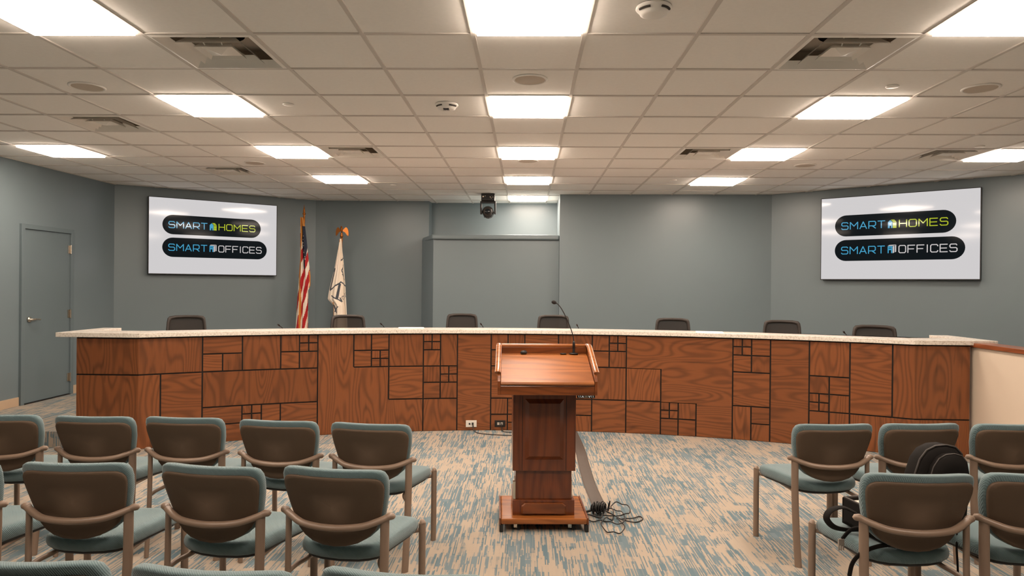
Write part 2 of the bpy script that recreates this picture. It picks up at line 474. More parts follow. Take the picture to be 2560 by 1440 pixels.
# lights
def fixture(i, j): return (GX+(i+.5)*T, GY+(j+.5)*T)
lt = empty('ceiling_light')
h = T/2-.012
g = G()
for a in (0, 1, 2, 3):
    b = G(); b.box(-h, h, -h, -h+.014, -.002, .03); c_, s_ = [(1, 0), (0, 1), (-1, 0), (0, -1)][a]
    g.add([(x*c_-y*s_, x*s_+y*c_, z) for x, y, z in b.v], b.f)
g.build('light_frame', 'white_metal', lt)
g = G(); g.box(-h+.013, h-.013, -h+.013, h-.013, -.017, .012); g.build('diffuser', 'light_diffuser', lt)
index_kids()
LL = {(0, 11): 'square ceiling light panel farthest back, in front of the lit niche',
 (0, 8): 'square ceiling light panel second from the back in the centre line',
 (0, 5): 'square ceiling light panel in the middle of the centre line, before the round speaker',
 (0, 2): 'square ceiling light panel of the centre line just behind the rimmed round speaker',
 (0, -1): 'large square ceiling light panel cut by the top edge at the centre',
 (0, -4): 'square ceiling light panel over the centre aisle, behind the viewer',
 (-4, 8): 'left-hand square ceiling light panel nearest the flags',
 (-4, 5): 'left-hand square ceiling light panel beside the square vent, second from the flags',
 (-4, 2): 'left-hand square ceiling light panel beyond the big left vent',
 (-4, -1): 'large square ceiling light panel in the top left corner of the photo',
 (-4, -4): 'square ceiling light panel over the left seats, behind the viewer',
 (4, 8): 'right-hand square ceiling light panel farthest back towards the right angled wall',
 (4, 5): 'right-hand square ceiling light panel touching a square vent on its left side',
 (4, 2): 'right-hand square ceiling light panel beyond the big right vent',
 (4, -1): 'large square ceiling light panel in the top right corner of the photo',
 (4, -4): 'square ceiling light panel over the right seats, behind the viewer',
 (-8, 5): 'square ceiling light panel nearest the left wall, above the door',
 (8, 5): 'square ceiling light panel nearest the right screen at the right edge'}
for n, c in enumerate(LIGHTS):
    x, y = fixture(*c)
    o = lt if n == 0 else copy_tree(lt)
    o.location = (x, y, CH); tag(o, LL[c], 'ceiling light', 'square light panels in the ceiling')
# vents
vt = empty('ceiling_vent')
g = G()
def ringsq(g, r0, z0, r1, z1):
    q = [(-1, -1), (1, -1), (1, 1), (-1, 1)]
    g.add([(a*r0, b*r0, z0) for a, b in q]+[(a*r1, b*r1, z1) for a, b in q], [(k, (k+1) % 4, 4+(k+1) % 4, 4+k) for k in range(4)])
def cup(r, zt, w, zb):   # flared louver ring: outer lip low, inner edge high
    g = G(); ringsq(g, r, zb, r-w, zt); ringsq(g, r, zb, r-.006, zb-.004); ringsq(g, r-.006, zb-.004, r-w+.002, zt-.004); return g
g = G(); ringsq(g, h, 0, h-.02, -.005); ringsq(g, h-.02, -.005, h-.062, .036); g.build('vent_frame', 'vent_metal', vt, recalc=False)
g = G(); ringsq(g, .188, -.004, .150, .034); ringsq(g, .188, -.004, .185, .0); ringsq(g, .185, .0, .147, .038); g.build('louver', 'vent_metal', vt, recalc=False)
g = G(); ringsq(g, .112, -.004, .098, .016); ringsq(g, .098, .016, .002, -.012); ringsq(g, .112, -.004, .109, .002); ringsq(g, .109, .002, .09, .026); g.build('centre_plate', 'vent_metal', vt, recalc=False)
g = G(); ringsq(g, h, .0, h, .115); 
q = .13
n = 24; cir = [(q*math.cos(2*math.pi*k/n), q*math.sin(2*math.pi*k/n)) for k in range(n)]
sq = []
for k in range(n):
    a = 2*math.pi*k/n; c_, s_ = math.cos(a), math.sin(a); m_ = max(abs(c_), abs(s_)); sq.append((h*c_/m_, h*s_/m_))
g.add([(x, y, .11) for x, y in sq]+[(x, y, .11) for x, y in cir], [(k, (k+1) % n, n+(k+1) % n, n+k) for k in range(n)])
g.build('back_pan', 'duct_grey', vt, recalc=False)
g = G(); g.add([(x, y, .11) for x, y in cir]+[(x, y, .40) for x, y in cir], [(k, (k+1) % n, n+(k+1) % n, n+k) for k in range(n)]+[tuple(range(n, 2*n))])
g.build('duct_collar', 'duct_dark', vt)
for a in range(4):
    c_, s_ = [(1, 1), (-1, 1), (-1, -1), (1, -1)][a]
    g = G(); g.tube([(c_*.05, s_*.105, .01), (c_*.06, s_*.16, .048), (c_*.08, s_*.24, .044)], .0045, 6)
    g.build('support_strut', 'vent_metal', vt)
index_kids()
VL = {(-3, 0): 'large square ceiling vent in the upper left, beside the top left light panel',
 (3, 0): 'large square ceiling vent in the upper right, beside the top right light panel',
 (-6, 3): 'square ceiling vent nearest the left edge, above the door',
 (-3, 5): 'square ceiling vent right of a left-hand light panel, left of the centre line',
 (-6, 7): 'small square ceiling vent just above the left screen',
 (3, 5): 'square ceiling vent left of a right-hand light panel',
 (7, 5): 'square ceiling vent above the right screen beside the rightmost light panel'}
for n, c in enumerate(VENTS):
    x, y = fixture(*c); o = vt if n == 0 else copy_tree(vt)
    o.location = (x, y, CH); o.rotation_euler = (0, 0, 0); tag(o, VL[c], 'ceiling vent', 'square louvered ceiling vents')
# ceiling speakers
sp = empty('ceiling_speaker')
g = G(); g.lathe([(.118, .0), (.118, -.006), (.108, -.010), (.100, -.006), (.100, 0)], n=32); g.build('speaker_rim', 'white_metal', sp)
g = G(); g.lathe([(.101, -.006), (.06, -.009), (0, -.010)], n=32); g.build('speaker_grille', 'grille', sp)
index_kids()
for n, (x, y, l) in enumerate([(-3.109, 4.789, 'round ceiling speaker at upper left, left of the lit panel'), (-3.116, 7.791, 'round ceiling speaker on the left above the left screen'),
    (.005, 4.596, 'round ceiling speaker with bright rim in the centre line, before a light panel'), (-.006, 7.581, 'small-looking round ceiling speaker in the centre line between two light panels'),
    (3.076, 4.773, 'round ceiling speaker at upper right near the right edge'), (3.086, 7.768, 'round ceiling speaker on the right, beside a right-hand light panel')]):
    o = sp if n == 0 else copy_tree(sp); o.location = (x, y, CH+.005); tag(o, l, 'ceiling speaker', 'round ceiling speakers')
g = G(); g.lathe([(.042, 0), (.042, -.004), (.038, -.008), (0, -.009)], n=24)
kc = g.build('sprinkler_cover', 'white_metal')
for n, (x, y, l) in enumerate([(-1.842, 5.245, 'small round sprinkler cover right of the left-hand light panel'), (-4.363, 7.878, 'small round sprinkler cover on the far left, above the left screen'),
    (-1.859, 9.455, 'small round sprinkler cover in front of the flags'), (2.459, 4.731, 'small round sprinkler cover at upper right, before the right-hand light panel'),
    (4.318, 6.702, 'small round sprinkler cover above the right edge light panel'), (1.862, 8.89, 'small round sprinkler cover left of the farthest right-hand light panel')]):
    o = kc if n == 0 else kc.copy()
    if n: COL.objects.link(o)
    o.location = (x, y, CH+.004); tag(o, l, 'sprinkler cover', 'round sprinkler covers in the ceiling')
def detector(x, y, label, lens):
    e = empty('smoke_detector', (x, y, CH+.004), 0, label, 'smoke detector')
    g = G(); g.lathe([(.086, 0), (.088, -.008), (.082, -.016), (.074, -.02), (.066, -.036), (.05, -.043), (0, -.045)], n=32); g.build('housing', 'white_metal', e)
    for a0 in (200, 290):
        g = G(); g.tube([(.077*math.cos(R(a0+k*6)), .077*math.sin(R(a0+k*6)), -.021) for k in range(9)], .006, 6)
        g.build('intake_slot', 'duct_dark', e)
    if lens:
        g = G(); g.box(-.020, .020, -.050, -.010, -.046, -.036); 
        for k in range(4): g.box(-.02+.012*k, -.016+.012*k, -.050, -.008, -.050, -.044)
        g.build('sensor_window', 'black_plastic', e)
detector(-.625, 5.231, 'white round smoke detector with dark sensor window, left of the centre lights', True)
detector(.608, 3.407, 'white round smoke detector near the top edge, right of the centre light', False)
# moving head fixture
mh = empty('moving_head_light', (-.60, 10.35, CH), 0, 'black moving-head spotlight hanging from the ceiling before the niche', 'spotlight')
g = G(); g.box(-.10, .10, -.09, .09, -.105, .0); g.build('base_box', 'black_plastic', mh, .006)
g = G()
for (x, z, r) in ((-.07, -.045, .014), (-.04, -.037, .009), (.035, -.05, .010), (.048, -.065, .008), (.075, -.052, .008)):
    g.lathe([(r, 0), (r, -.008), (r*.6, -.012), (0, -.012)], (x, -.09, z), 14, 'y')
g.build('connector', 'chrome', mh)
g = G(); g.tube(smooth([(.045, -.10, -.05), (.06, -.12, -.03), (.075, -.09, .0)], 4), .004, 6); g.build('cable', 'cable_black', mh)
g = G()
for sx in (-1, 1):
    g.prism([(sx*.118, -.045), (sx*.118, .045), (sx*.092, .045), (sx*.092, -.045)][::sx], -.30, -.115)
g.box(-.118, .118, -.05, .05, -.135, -.105)
g.build('yoke', 'black_plastic', mh, .01)
g = G(); g.lathe([(0, -.11), (.05, -.11), (.062, -.10), (.075, -.06), (.082, 0), (.078, .06), (.06, .10), (0, .11)], (0, 0, -.27), 20, 'y')
for k in range(7): g.lathe([(.086, -.06+.02*k), (.088, -.055+.02*k), (.086, -.05+.02*k)], (0, 0, -.27), 20, 'y')
g.build('head', 'office_frame', mh)
g = G(); g.lathe([(.0, -.118), (.04, -.116), (.046, -.108)], (0, 0, -.27), 20, 'y'); g.build('lens', 'pill', mh)
g = G()
for k in range(7): g.box(-.06+.018*k, -.05+.018*k, -.06, .05, -.365+.003*abs(k-3)*2, -.34)
g.build('heat_fins', 'office_frame', mh, .003)

# ------------------------------------------------------------------ curved counter
PH = 1.05; VM = PH/3
cn = empty('curved_counter', (.13, 7.0, 0), 0, 'curved wooden council counter faced with stained oak blocks', 'counter')
g = G()
def slabpath(g, u0, u1, off0, off1, z0, z1, step=.5):
    us = urange(u0, u1, step); a = [path(u, off1) for u in us]; b = [path(u, off0) for u in us]
    n = len(us)
    vs = [(x, y, z0) for x, y in a]+[(x, y, z1) for x, y in a]+[(x, y, z0) for x, y in b]+[(x, y, z1) for x, y in b]
    fs = []
    for i in range(n-1):
        fs += [(i, i+1, n+i+1, n+i), (2*n+i, 3*n+i, 3*n+i+1, 2*n+i+1), (n+i, n+i+1, 3*n+i+1, 3*n+i), (i, 2*n+i, 2*n+i+1, i+1)]
    fs += [(0, n, 3*n, 2*n), (n-1, 3*n-1, 4*n-1, 2*n-1)]
    g.add(vs, fs)
slabpath(g, UE0, UE1, -.045, -.012, 0, PH+.003)
wchild(g, 'backing_panel', 'black_gap', cn)
g = G(); g.rnd = 0
def panel(u0, u1, v0, v1, grain='h', ins='LRBT', seed=None):
    q = .007/MOD; 
    a = u0+(q if 'L' in ins else 0); b = u1-(q if 'R' in ins else 0)
    z0 = v0*VM+(.007 if 'B' in ins else 0); z1 = v1*VM-(.007 if 'T' in ins else 0)
    if v0 == 0: z0 = .004
    if v1 == 3: z1 = PH-.010
    rs = random.Random(seed if seed is not None else hash((round(u0*4), round(v0*4), 11)) & 0xffff)
    ou, ov, tn = rs.uniform(0, 40), rs.uniform(0, 40), rs.uniform(.84, 1.08)
    us = urange(a, b, .125)
    for i in range(len(us)-1):
        p, q_ = us[i], us[i+1]
        A, B = path(p, .0), path(q_, .0); A2, B2 = path(p, -.012), path(q_, -.012)
        base = g.add([(A[0], A[1], z0), (B[0], B[1], z0), (B[0], B[1], z1), (A[0], A[1], z1),
                      (A2[0], A2[1], z0), (B2[0], B2[1], z0), (B2[0], B2[1], z1), (A2[0], A2[1], z1)], [])
        fl = [(0, 1, 2, 3), (4, 0, 3, 7) if i == 0 else None, (1, 5, 6, 2) if i == len(us)-2 else None, (3, 2, 6, 7), (4, 5, 1, 0)]
        for f in fl:
            if f is None: continue
            g.f.append(tuple(base+k for k in f)); g.mi.append(0); g.sm.append(False)
            co = []
            for k in f:
                s = (p if k in (0, 3, 4, 7) else q_)*MOD; z = (z0 if k in (0, 1, 4, 5) else z1)
                co.append((s+ou, z+ov) if grain == 'h' else (z+ov, s+ou))
            g.uv[len(g.f)-1] = co; g.tone[len(g.f)-1] = tn
def four(u, v, gr='hvvh'):
    for k in range(4): panel(u+.25*(k % 2), u+.25*(k % 2)+.25, v+.25*(k//2), v+.25*(k//2)+.25, gr[k])
H_, V_ = 'h', 'v'
for a in [(UE0, -3, 2, 3, V_), (UE0, -4, 0, 2, V_), (-4, -3, 0, 2, H_), (-3, -2, 2.5, 3, H_), (-3, -2.5, 2, 2.5, H_), (-2.5, -2, 2, 2.5, V_), (-2, -1, 2, 3, V_),
    (-1, -.5, 2.5, 3, V_), (-1, -.5, 2, 2.5, H_), (-.5, 0, 2, 2.5, V_), (-3, 0, 1, 2, V_), (-3, -2, .5, 1, H_), (-3, -2.5, 0, .5, H_), (-2.5, -1.5, 0, .5, H_),
    (-1.5, -1, .5, 1, H_), (-1.5, -1, 0, .5, H_), (-1, 0, 0, 1, H_), (1, 1.5, 2.5, 3, V_), (1.5, 2, 2.5, 3, H_), (1, 1.5, 2, 2.5, H_), (2, 3, 2, 3, V_), (2, 3, 1, 2, H_),
    (3, 3.5, 2, 2.5, V_), (3.5, 4, 2, 3, V_), (3, 3.5, 1.5, 2, V_), (3, 3.5, 1, 1.5, H_), (3.5, 4, 1, 1.5, V_), (3, 4, 0, 1, V_), (4, 5, 0, 3, H_),
    (5, 5.5, 2.5, 3, V_), (5.5, 6, 2.5, 3, V_), (5, 5.5, 2, 2.5, H_), (5.5, 6, 2, 2.5, H_), (6, 7, 2, 3, H_), (7, 8, 2, 3, V_), (5, 7, 1, 2, H_), (7, 8, 1, 2, V_),
    (5, 5.5, .5, 1, V_), (5, 5.5, 0, .5, H_), (5.5, 6, .5, 1, H_), (6, 7, 0, 1, V_), (7, 7.5, 0, 1, V_), (7.5, 8, .5, 1, H_), (7.5, 8, 0, .5, V_),
    (8, 8.5, 2.5, 3, V_), (8, 8.5, 2, 2.5, H_), (8.5, 9, 2, 2.5, V_), (8, 9, 1, 2, V_), (8, 9, 0, 1, H_), (9, 10, 1, 2, V_), (9, 10, 0, 1, H_),
    (10.5, 11, .5, 1, V_), (10, 10.5, 0, .5, H_), (10.5, 11, 0, .5, H_), (12.5, 13, 2.5, 3, H_), (12, 12.5, 2, 2.5, H_), (12.5, 13, 2, 2.5, V_), (12, 13, 1, 2, H_),
    (12, 12.5, 0, 1, V_), (12.5, 13, .5, 1, H_), (12.5, 13, 0, .5, V_), (13, 14, 0, 3, H_), (14, 15, 2, 3, V_), (14, 14.5, 1.5, 2, V_), (14.5, 15, 1.5, 2, H_),
    (14.5, 15, 1, 1.5, V_), (14, 14.5, .5, 1, H_), (14, 14.5, 0, .5, V_), (14.5, 15, 0, 1, V_), (15, 16, 1, 3, H_), (16, UE1, 1, 3, V_), (15, UE1, 0, 1, V_)]:
    panel(*a)
for a in [(-.5, 2.5), (-2, .5), (1.5, 2), (3, 2.5), (3.5, 1.5), (5.5, 0), (8.5, 2.5), (10, .5), (12, 2.5), (14, 1)]: four(*a)
panel(-2, -1.5, 0, .5, V_) if False else None
# L shaped fields: one grain, no joints inside
panel(0, 1, 0, 2, V_, 'L', 901); panel(0, 1, 2, 3, V_, 'LRT', 901); panel(1, 2, 0, 1, V_, '', 901); panel(1, 2, 1, 2, V_, 'RT', 901); panel(2, 3, 0, 1, V_, 'RT', 901)
panel(9, 12, 2, 3, H_, 'LRT', 955); panel(10, 12, 1, 2, H_, 'LR', 955); panel(11, 12, 0, 1, H_, 'LR', 955)
o = wchild(g, 'front_paneling', 'oak_panel', cn)
for sx, x in ((-1, path(UE0)[0]), (1, path(UE1)[0])):
    yy = path(UE0 if sx < 0 else UE1)[1]
    g = G(); g.box(min(x, x-sx*.02), max(x, x-sx*.02), yy+.013, yy+.72, 0, PH+.003); wchild(g, 'end_panel', 'cap_wood', cn)
g = G(); slabpath(g, UE0+.1, UE1-.1, -.85, -.30, .885, .915); wchild(g, 'desk_surface', 'cap_wood', cn)
# stone worktop
ft = [path(u, .035) for u in urange(UE0, UE1, .25)]
bk = [path(u, -.30) for u in urange(UE0+.3, UE1-.3, .25)]
lx, ly = -4.42, path(UE0)[1]; rx, ry = 4.39, path(UE1)[1]
poly = [(lx, ly-.035)]+ft+[(rx, ry-.035), (rx, ry+.74), (rx-.19, ry+.74), (rx-.19, ry+.30)]+bk[::-1]+[(lx+.19, ly+.30), (lx+.19, ly+.70), (lx, ly+.70)]
g = G(); g.prism(poly, PH+.004, PH+.046)
ct = g.build('stone_worktop', 'stone', None, .003); tag(ct, 'pale speckled stone worktop on the curved counter', 'worktop')

# ------------------------------------------------------------------ wall screens
def strokes(g, lines, x, y, sx, sy, wd, z=0.0):
    """flat pen strokes; lines in unit box"""
    for ln in lines:
        P = [(x+a*sx, y+b*sy) for a, b in ln]
        for (ax, ay), (bx, by) in zip(P, P[1:]):
            dx, dy = bx-ax, by-ay; L = math.hypot(dx, dy) or 1; nx, ny = -dy/L*wd/2, dx/L*wd/2; ex, ey = dx/L*wd*.3, dy/L*wd*.3
            g.add([(ax-ex+nx, ay-ey+ny, z), (ax-ex-nx, ay-ey-ny, z), (bx+ex-nx, by+ey-ny, z), (bx+ex+nx, by+ey+ny, z)], [(0, 1, 2, 3)])
c = .16
LET = {'S': [[(.97, .86), (.85, 1), (c, 1), (.02, .86), (.02, .64), (c, .52), (.85, .52), (1, .4), (1, .14), (.85, 0), (c, 0), (0, .14)]],
 'M': [[(0, 0), (0, 1), (.5, .42), (1, 1), (1, 0)]], 'A': [[(0, 0), (.5, 1), (1, 0)], [(.2, .3), (.8, .3)]],
 'R': [[(0, 0), (0, 1), (.85, 1), (1, .86), (1, .5), (.85, .36), (0, .36)], [(.5, .36), (1, 0)]], 'T': [[(0, 1), (1, 1)], [(.5, 1), (.5, 0)]],
 'H': [[(0, 0), (0, 1)], [(1, 0), (1, 1)], [(0, .5), (1, .5)]], 'O': [[(c, 0), (.84, 0), (1, .14), (1, .86), (.84, 1), (c, 1), (0, .86), (0, .14), (c, 0)]],
 'E': [[(1, 1), (0, 1), (0, 0), (1, 0)], [(0, .5), (.9, .5)]], 'F': [[(0, 0), (0, 1), (1, 1)], [(0, .5), (.85, .5)]], 'I': [[(.5, 0), (.5, 1)]],
 'C': [[(1, .8), (1, .88), (.86, 1), (c, 1), (0, .86), (0, .14), (c, 0), (.86, 0), (1, .12), (1, .2)]]}
def word(g, txt, x0, x1, y0, y1, wd, z=0):
    ws = [.28 if ch == 'I' else (1.12 if ch == 'M' else 1.0) for ch in txt]; gap = .34
    tot = sum(ws)+gap*(len(txt)-1); k = (x1-x0)/tot; x = x0
    for ch, w_ in zip(txt, ws):
        strokes(g, LET[ch], x, y0, w_*k, y1-y0, wd, z); x += (w_+gap)*k
def pillpoly(x0, x1, y0, y1, n=16):
    r = (y1-y0)/2; cy = (y0+y1)/2
    return [(x1-r+r*math.sin(math.pi*k/n), cy-r*math.cos(math.pi*k/n)) for k in range(n+1)]+[(x0+r-r*math.sin(math.pi*k/n), cy+r*math.cos(math.pi*k/n)) for k in range(n+1)]
def screen(cx, cy, zc, ang, W, Hh, label):
    """local: x along the screen, y up, z out to the room"""
    e = empty('wall_screen', (cx, cy, zc), 0, label, 'television', 'wall screens showing the same slide')
    Mx = Matrix.Rotation(ang, 4, 'Z') @ Matrix.Rotation(R(90), 4, 'X')
    def b(g, name, mat, par=e, bevel=0):
        o = g.build(name, mat, par, bevel, recalc=False); o.data.transform(Mx) if par is e or True else None; return o
    hw, hh = W/2, Hh/2
    g = G(); g.box(-hw, hw, -hh, hh, -.075, -.004); g.box(-hw, hw, -hh, -hh+.010, -.004, .003); g.box(-hw, hw, hh-.008, hh, -.004, .003)
    g.box(-hw, -hw+.008, -hh, hh, -.004, .003); g.box(hw-.008, hw, -hh, hh, -.004, .003); b(g, 'bezel', 'black_plastic')
    g = G(); g.add([(-hw+.008, -hh+.01, 0), (hw-.008, -hh+.01, 0), (hw-.008, hh-.008, 0), (-hw+.008, hh-.008, 0)], [(0, 1, 2, 3)]); dsp = b(g, 'display', 'screen_white')
    X = lambda u: -hw+u*W
    Y = lambda v: hh-v*Hh
    g = G()
    for (u0, u1, v0, v1) in ((.10, .862, .223, .477), (.10, .914, .520, .773)):
        p = pillpoly(X(u0), X(u1), Y(v1), Y(v0)); g.add([(x, y, .0006) for x, y in p], [tuple(range(len(p)))])
    b(g, 'slide_badge', 'screen_black', dsp)
    g = G(); wd = .0118
    word(g, 'SMART', X(.146), X(.432), Y(.392), Y(.311), wd, .0012); b(g, 'slide_word', 'screen_blue', dsp)
    g = G(); word(g, 'SMART', X(.146), X(.432), Y(.688), Y(.605), wd, .0012); b(g, 'slide_word', 'screen_blue', dsp)
    g = G()
    # blue fronts of the two little buildings
    def poly(pts, z): g.add([(X(u), Y(v), z) for u, v in pts], [tuple(range(len(pts)))])
    for q in ([(.452, .400), (.452, .345), (.464, .345), (.464, .400)], [(.472, .400), (.472, .345), (.481, .345), (.481, .400)],
              [(.452, .372), (.452, .330), (.4665, .305), (.481, .330), (.481, .372)]): poly(q[::-1] if False else q, .0012)
    for q in ([(.452, .690), (.452, .615), (.459, .615), (.459, .690)], [(.474, .690), (.474, .615), (.482, .615), (.482, .690)], [(.452, .625), (.452, .610), (.482, .610), (.482, .625)],
              [(.452, .655), (.452, .640), (.482, .640), (.482, .655)], [(.464, .655), (.464, .612), (.469, .612), (.469, .655)]): poly(q, .0012)
    b(g, 'slide_logo', 'screen_blue', dsp)
    g = G(); word(g, 'HOMES', X(.524), X(.814), Y(.392), Y(.311), wd, .0012); b(g, 'slide_word', 'screen_green', dsp)
    g = G()
    g.add([(X(u), Y(v), .0012) for u, v in [(.483, .400), (.483, .335), (.506, .335), (.506, .400)]], [(0, 1, 2, 3)])
    g.add([(X(u), Y(v), .0012) for u, v in [(.470, .302), (.492, .302), (.506, .330), (.484, .330)]], [(0, 1, 2, 3)])
    b(g, 'slide_logo', 'screen_green', dsp)
    g = G()
    for v in (.345, .370): g.add([(X(u), Y(w_), .0016) for u, w_ in [(.484, v+.008), (.484, v), (.506, v), (.506, v+.008)]], [(0, 1, 2, 3)])
    g.add([(X(u), Y(v), .0016) for u, v in [(.476, .312), (.497, .312), (.500, .318), (.479, .318)]], [(0, 1, 2, 3)])
    b(g, 'slide_logo', 'screen_leaf', dsp)
    g = G(); word(g, 'OFFICES', X(.523), X(.868), Y(.688), Y(.605), wd, .0012); b(g, 'slide_word', 'screen_grey', dsp)
    g = G()
    for q in ([(.484, .692), (.484, .612), (.494, .604), (.494, .684)], [(.498, .681), (.498, .602), (.506, .596), (.506, .675)], [(.452, .606), (.462, .595), (.506, .592), (.484, .606)]):
        g.add([(X(u), Y(v), .0012) for u, v in q], [tuple(range(len(q)))])
    b(g, 'slide_logo', 'screen_grey', dsp)
    return e
def midw(a, b, s0, s1):
    d = (Vector(b)-Vector(a)).normalized(); n = Vector((d.y, -d.x)); m = Vector(a)+d*(s0+s1)/2+n*.1
    return m, math.atan2(d.y, d.x), s1-s0
m_, a_, W_ = midw((-5.8, 9.55), (-3.49, 11.27), .4187, 2.215)
screen(m_.x, m_.y, 2.251, a_, W_+.016, 1.112, 'left large wall screen, on the angled wall beside the flags')
m_, a_, W_ = midw((3.58, 10.25), (5.87, 8.31), .745, 2.589)
screen(m_.x, m_.y, 2.258, a_, W_+.016, 1.128, 'right large wall screen, above the right end of the counter')

# ------------------------------------------------------------------ audience chairs
def mirror(pts): return pts+[(-x, z) for x, z in pts[::-1] if abs(x) > 1e-6]
shell_out = [(0, .314), (.08, .314), (.16, .313), (.192, .309), (.208, .300), (.218, .284), (.220, .262), (.214, .22), (.205, .175), (.197, .14), (.184, .100), (.168, .067), (.138, .038), (.10, .017), (.05, .004), (0, 0)]
shell_loop = shell_out+[(-x, z) for x, z in shell_out[1:-1]][::-1]
def backfn(a, b, d):
    z = .472+b*.972
    y = -.028+.9*a*a-.32*max(0, b-.10)+d
    return (a, y, z)
pad_loop = []
for x, z in shell_loop:
    k = 1 if x >= 0 else -1
    nz = .032
    pad_loop.append((x*1.05, z+nz*max(0, min(1, (z-.22)/.08))))
def make_chair():
    e = empty('stacking_chair', (0, 0, 0))
    g = G(); g.pillow(shell_loop, [(0.0, -.006), (.5, -.005), (.9, -.003), (.985, -.001), (1.0, .004), (1.0, .012), (.97, .014), (.5, .012)], backfn)
    g.build('back_shell', 'taupe_plastic', e)
    g = G(); g.pillow(pad_loop, [(.5, .014), (.95, .012), (.99, .016), (1.0, .026), (1.0, .040), (.985, .052), (.94, .062), (.85, .068), (.6, .07), (.2, .066)], backfn)
    g.build('backrest', 'teal_fabric', e)
    # seat
    so = []
    prof = [(0, .015), (.09, .017), (.14, .025), (.175, .045), (.188, .08), (.195, .14), (.205, .22), (.216, .32), (.224, .40), (.221, .445), (.206, .475), (.17, .488), (.10, .493), (0, .495)]
    so = prof+[(-x, y) for x, y in prof[1:-1]][::-1]
    def seatfn(a, b, d):
        dish = -.012*max(0, 1-(a/.2)**2)*max(0, 1-((b-.22)/.2)**2) if d > .0 else 0
        fall = -.55*max(0, b-.42)**2*8+.006
        return (a, b, .420+d+dish+fall*.5-.02*(b-.25)+.55*a*a*max(0, 1-b/.45))
    g = G(); g.pillow(so, [(.3, -.030), (.93, -.030), (.975, -.024), (1.0, -.008), (1.0, .008), (.985, .022), (.95, .031), (.88, .036), (.7, .038), (.4, .038), (.15, .038)], seatfn)
    g.build('seat', 'teal_fabric', e)
    g = G(); g.pillow([(x*.93, .25+(y-.25)*.94) for x, y in so], [(.2, -.052), (.85, -.050), (.96, -.042), (1.0, -.028)], seatfn)
    g.build('seat_pan', 'black_plastic', e)
    # rear rail
    pts = smooth([(-.232, .004, .604), (-.19, -.02, .588), (-.12, -.052, .571), (0, -.066, .564), (.12, -.052, .571), (.19, -.02, .588), (.232, .004, .604)], 6)
    g = G(); g.tube(pts, .0138, 14, .0165); g.build('back_rail', 'taupe_metal', e)
    for s in (-1, 1):
        g = G(); g.tube([(s*.222, -.002, .600), (s*.232, .003, .605), (s*.243, .009, .603), (s*.249, .012, .597)], .0145, 12, .017, radii=[1, 1.08, 1, .6]); cp = g.build('rail_cap', 'taupe_metal', e)
        g = G(); g.tube(smooth([(s*.214, -.004, .592), (s*.214, -.008, .40), (s*.212, -.022, .20), (s*.209, -.045, .0)], 5), .0205, 14, .0125, ang=s*R(45)); g.build('leg', 'taupe_metal', e)
        g = G(); g.tube(smooth([(s*.241, .445, .43), (s*.241, .445, .25), (s*.240, .445, .0)], 4), .0195, 14, .0155, ang=s*R(20))
        g.tube([(s*.241, .445, .43), (s*.238, .444, .440), (s*.232, .443, .443)], .0195, 14, .0155, ang=s*R(20), radii=[1, .8, .3]); g.build('leg', 'taupe_metal', e)
        g = G(); g.tube(smooth([(s*.212, -.010, .345), (s*.195, .03, .362), (s*.16, .09, .378), (s*.155, .22, .382), (s*.165, .36, .386), (s*.20, .425, .392), (s*.236, .445, .395)], 5), .0105, 10); g.build('side_rail', 'taupe_metal', e)
    return e
ch = make_chair(); index_kids()
G1, G2, G3 = 'front row of chairs on the left', 'second row of chairs on the left', 'third row of chairs on the left'
G4, G5 = 'front row of chairs on the right', 'second row of chairs on the right'
SEATS = [(-.858, 3.822, -7, 'grey-teal padded chair at the aisle end of the front left row, nearest the lectern', G1),
 (-1.392, 3.872, -5.3, 'grey-teal padded chair second from the aisle in the front left row', G1),
 (-1.953, 3.924, -3.2, 'grey-teal padded chair in the middle of the five in the front left row', G1),
 (-2.474, 3.921, -1.2, 'grey-teal padded chair second from the left in the front left row', G1),
 (-3.03, 3.93, 1.0, 'grey-teal padded chair at the far left of the front row, cut by the photo edge', G1),
 (-.796, 2.892, -8.2, 'grey-teal padded chair at the aisle end of the second left row', G2),
 (-1.324, 2.907, -8.4, 'grey-teal padded chair in the middle of the second left row, between two full chairs', G2),
 (-1.915, 2.919, 1.0, 'grey-teal padded chair with its whole back in view at the left of the second row', G2),
 (-2.50, 2.93, 1.0, 'grey-teal padded chair of the second left row mostly beyond the left edge', G2),
 (-.325, 1.868, -6, 'nearest grey-teal chair at the aisle, only its top edge in view at the bottom', G3),
 (-.845, 1.868, -5, 'near grey-teal chair at the bottom edge, second of the three tops from the aisle', G3),
 (-1.385, 1.90, -1, 'near grey-teal chair in the bottom left corner with the top of its back in view', G3),
 (1.744, 3.982, 5.5, 'grey-teal padded chair at the aisle end of the front right row', G4),
 (2.26, 4.030, 5.5, 'grey-teal padded chair in the front right row behind the black backpack', G4),
 (2.80, 4.05, 2, 'grey-teal padded chair of the front right row cut by the right photo edge', G4),
 (1.641, 2.943, .5, 'grey-teal padded chair in the second right row with an open bag on its seat', G5),
 (2.16, 2.97, 0, 'grey-teal padded chair in the bottom right corner cut by the photo edge, under the backpack', G5)]
for n, (x, y, a, l, gr) in enumerate(SEATS):
    if n == 0: o = ch; o.location = (x, y, 0); o.rotation_euler = (0, 0, R(a)); tag(o, l, None, gr)
    else: o = dup(ch, (x, y, 0), R(a), l, gr)
    o['category'] = 'chair'

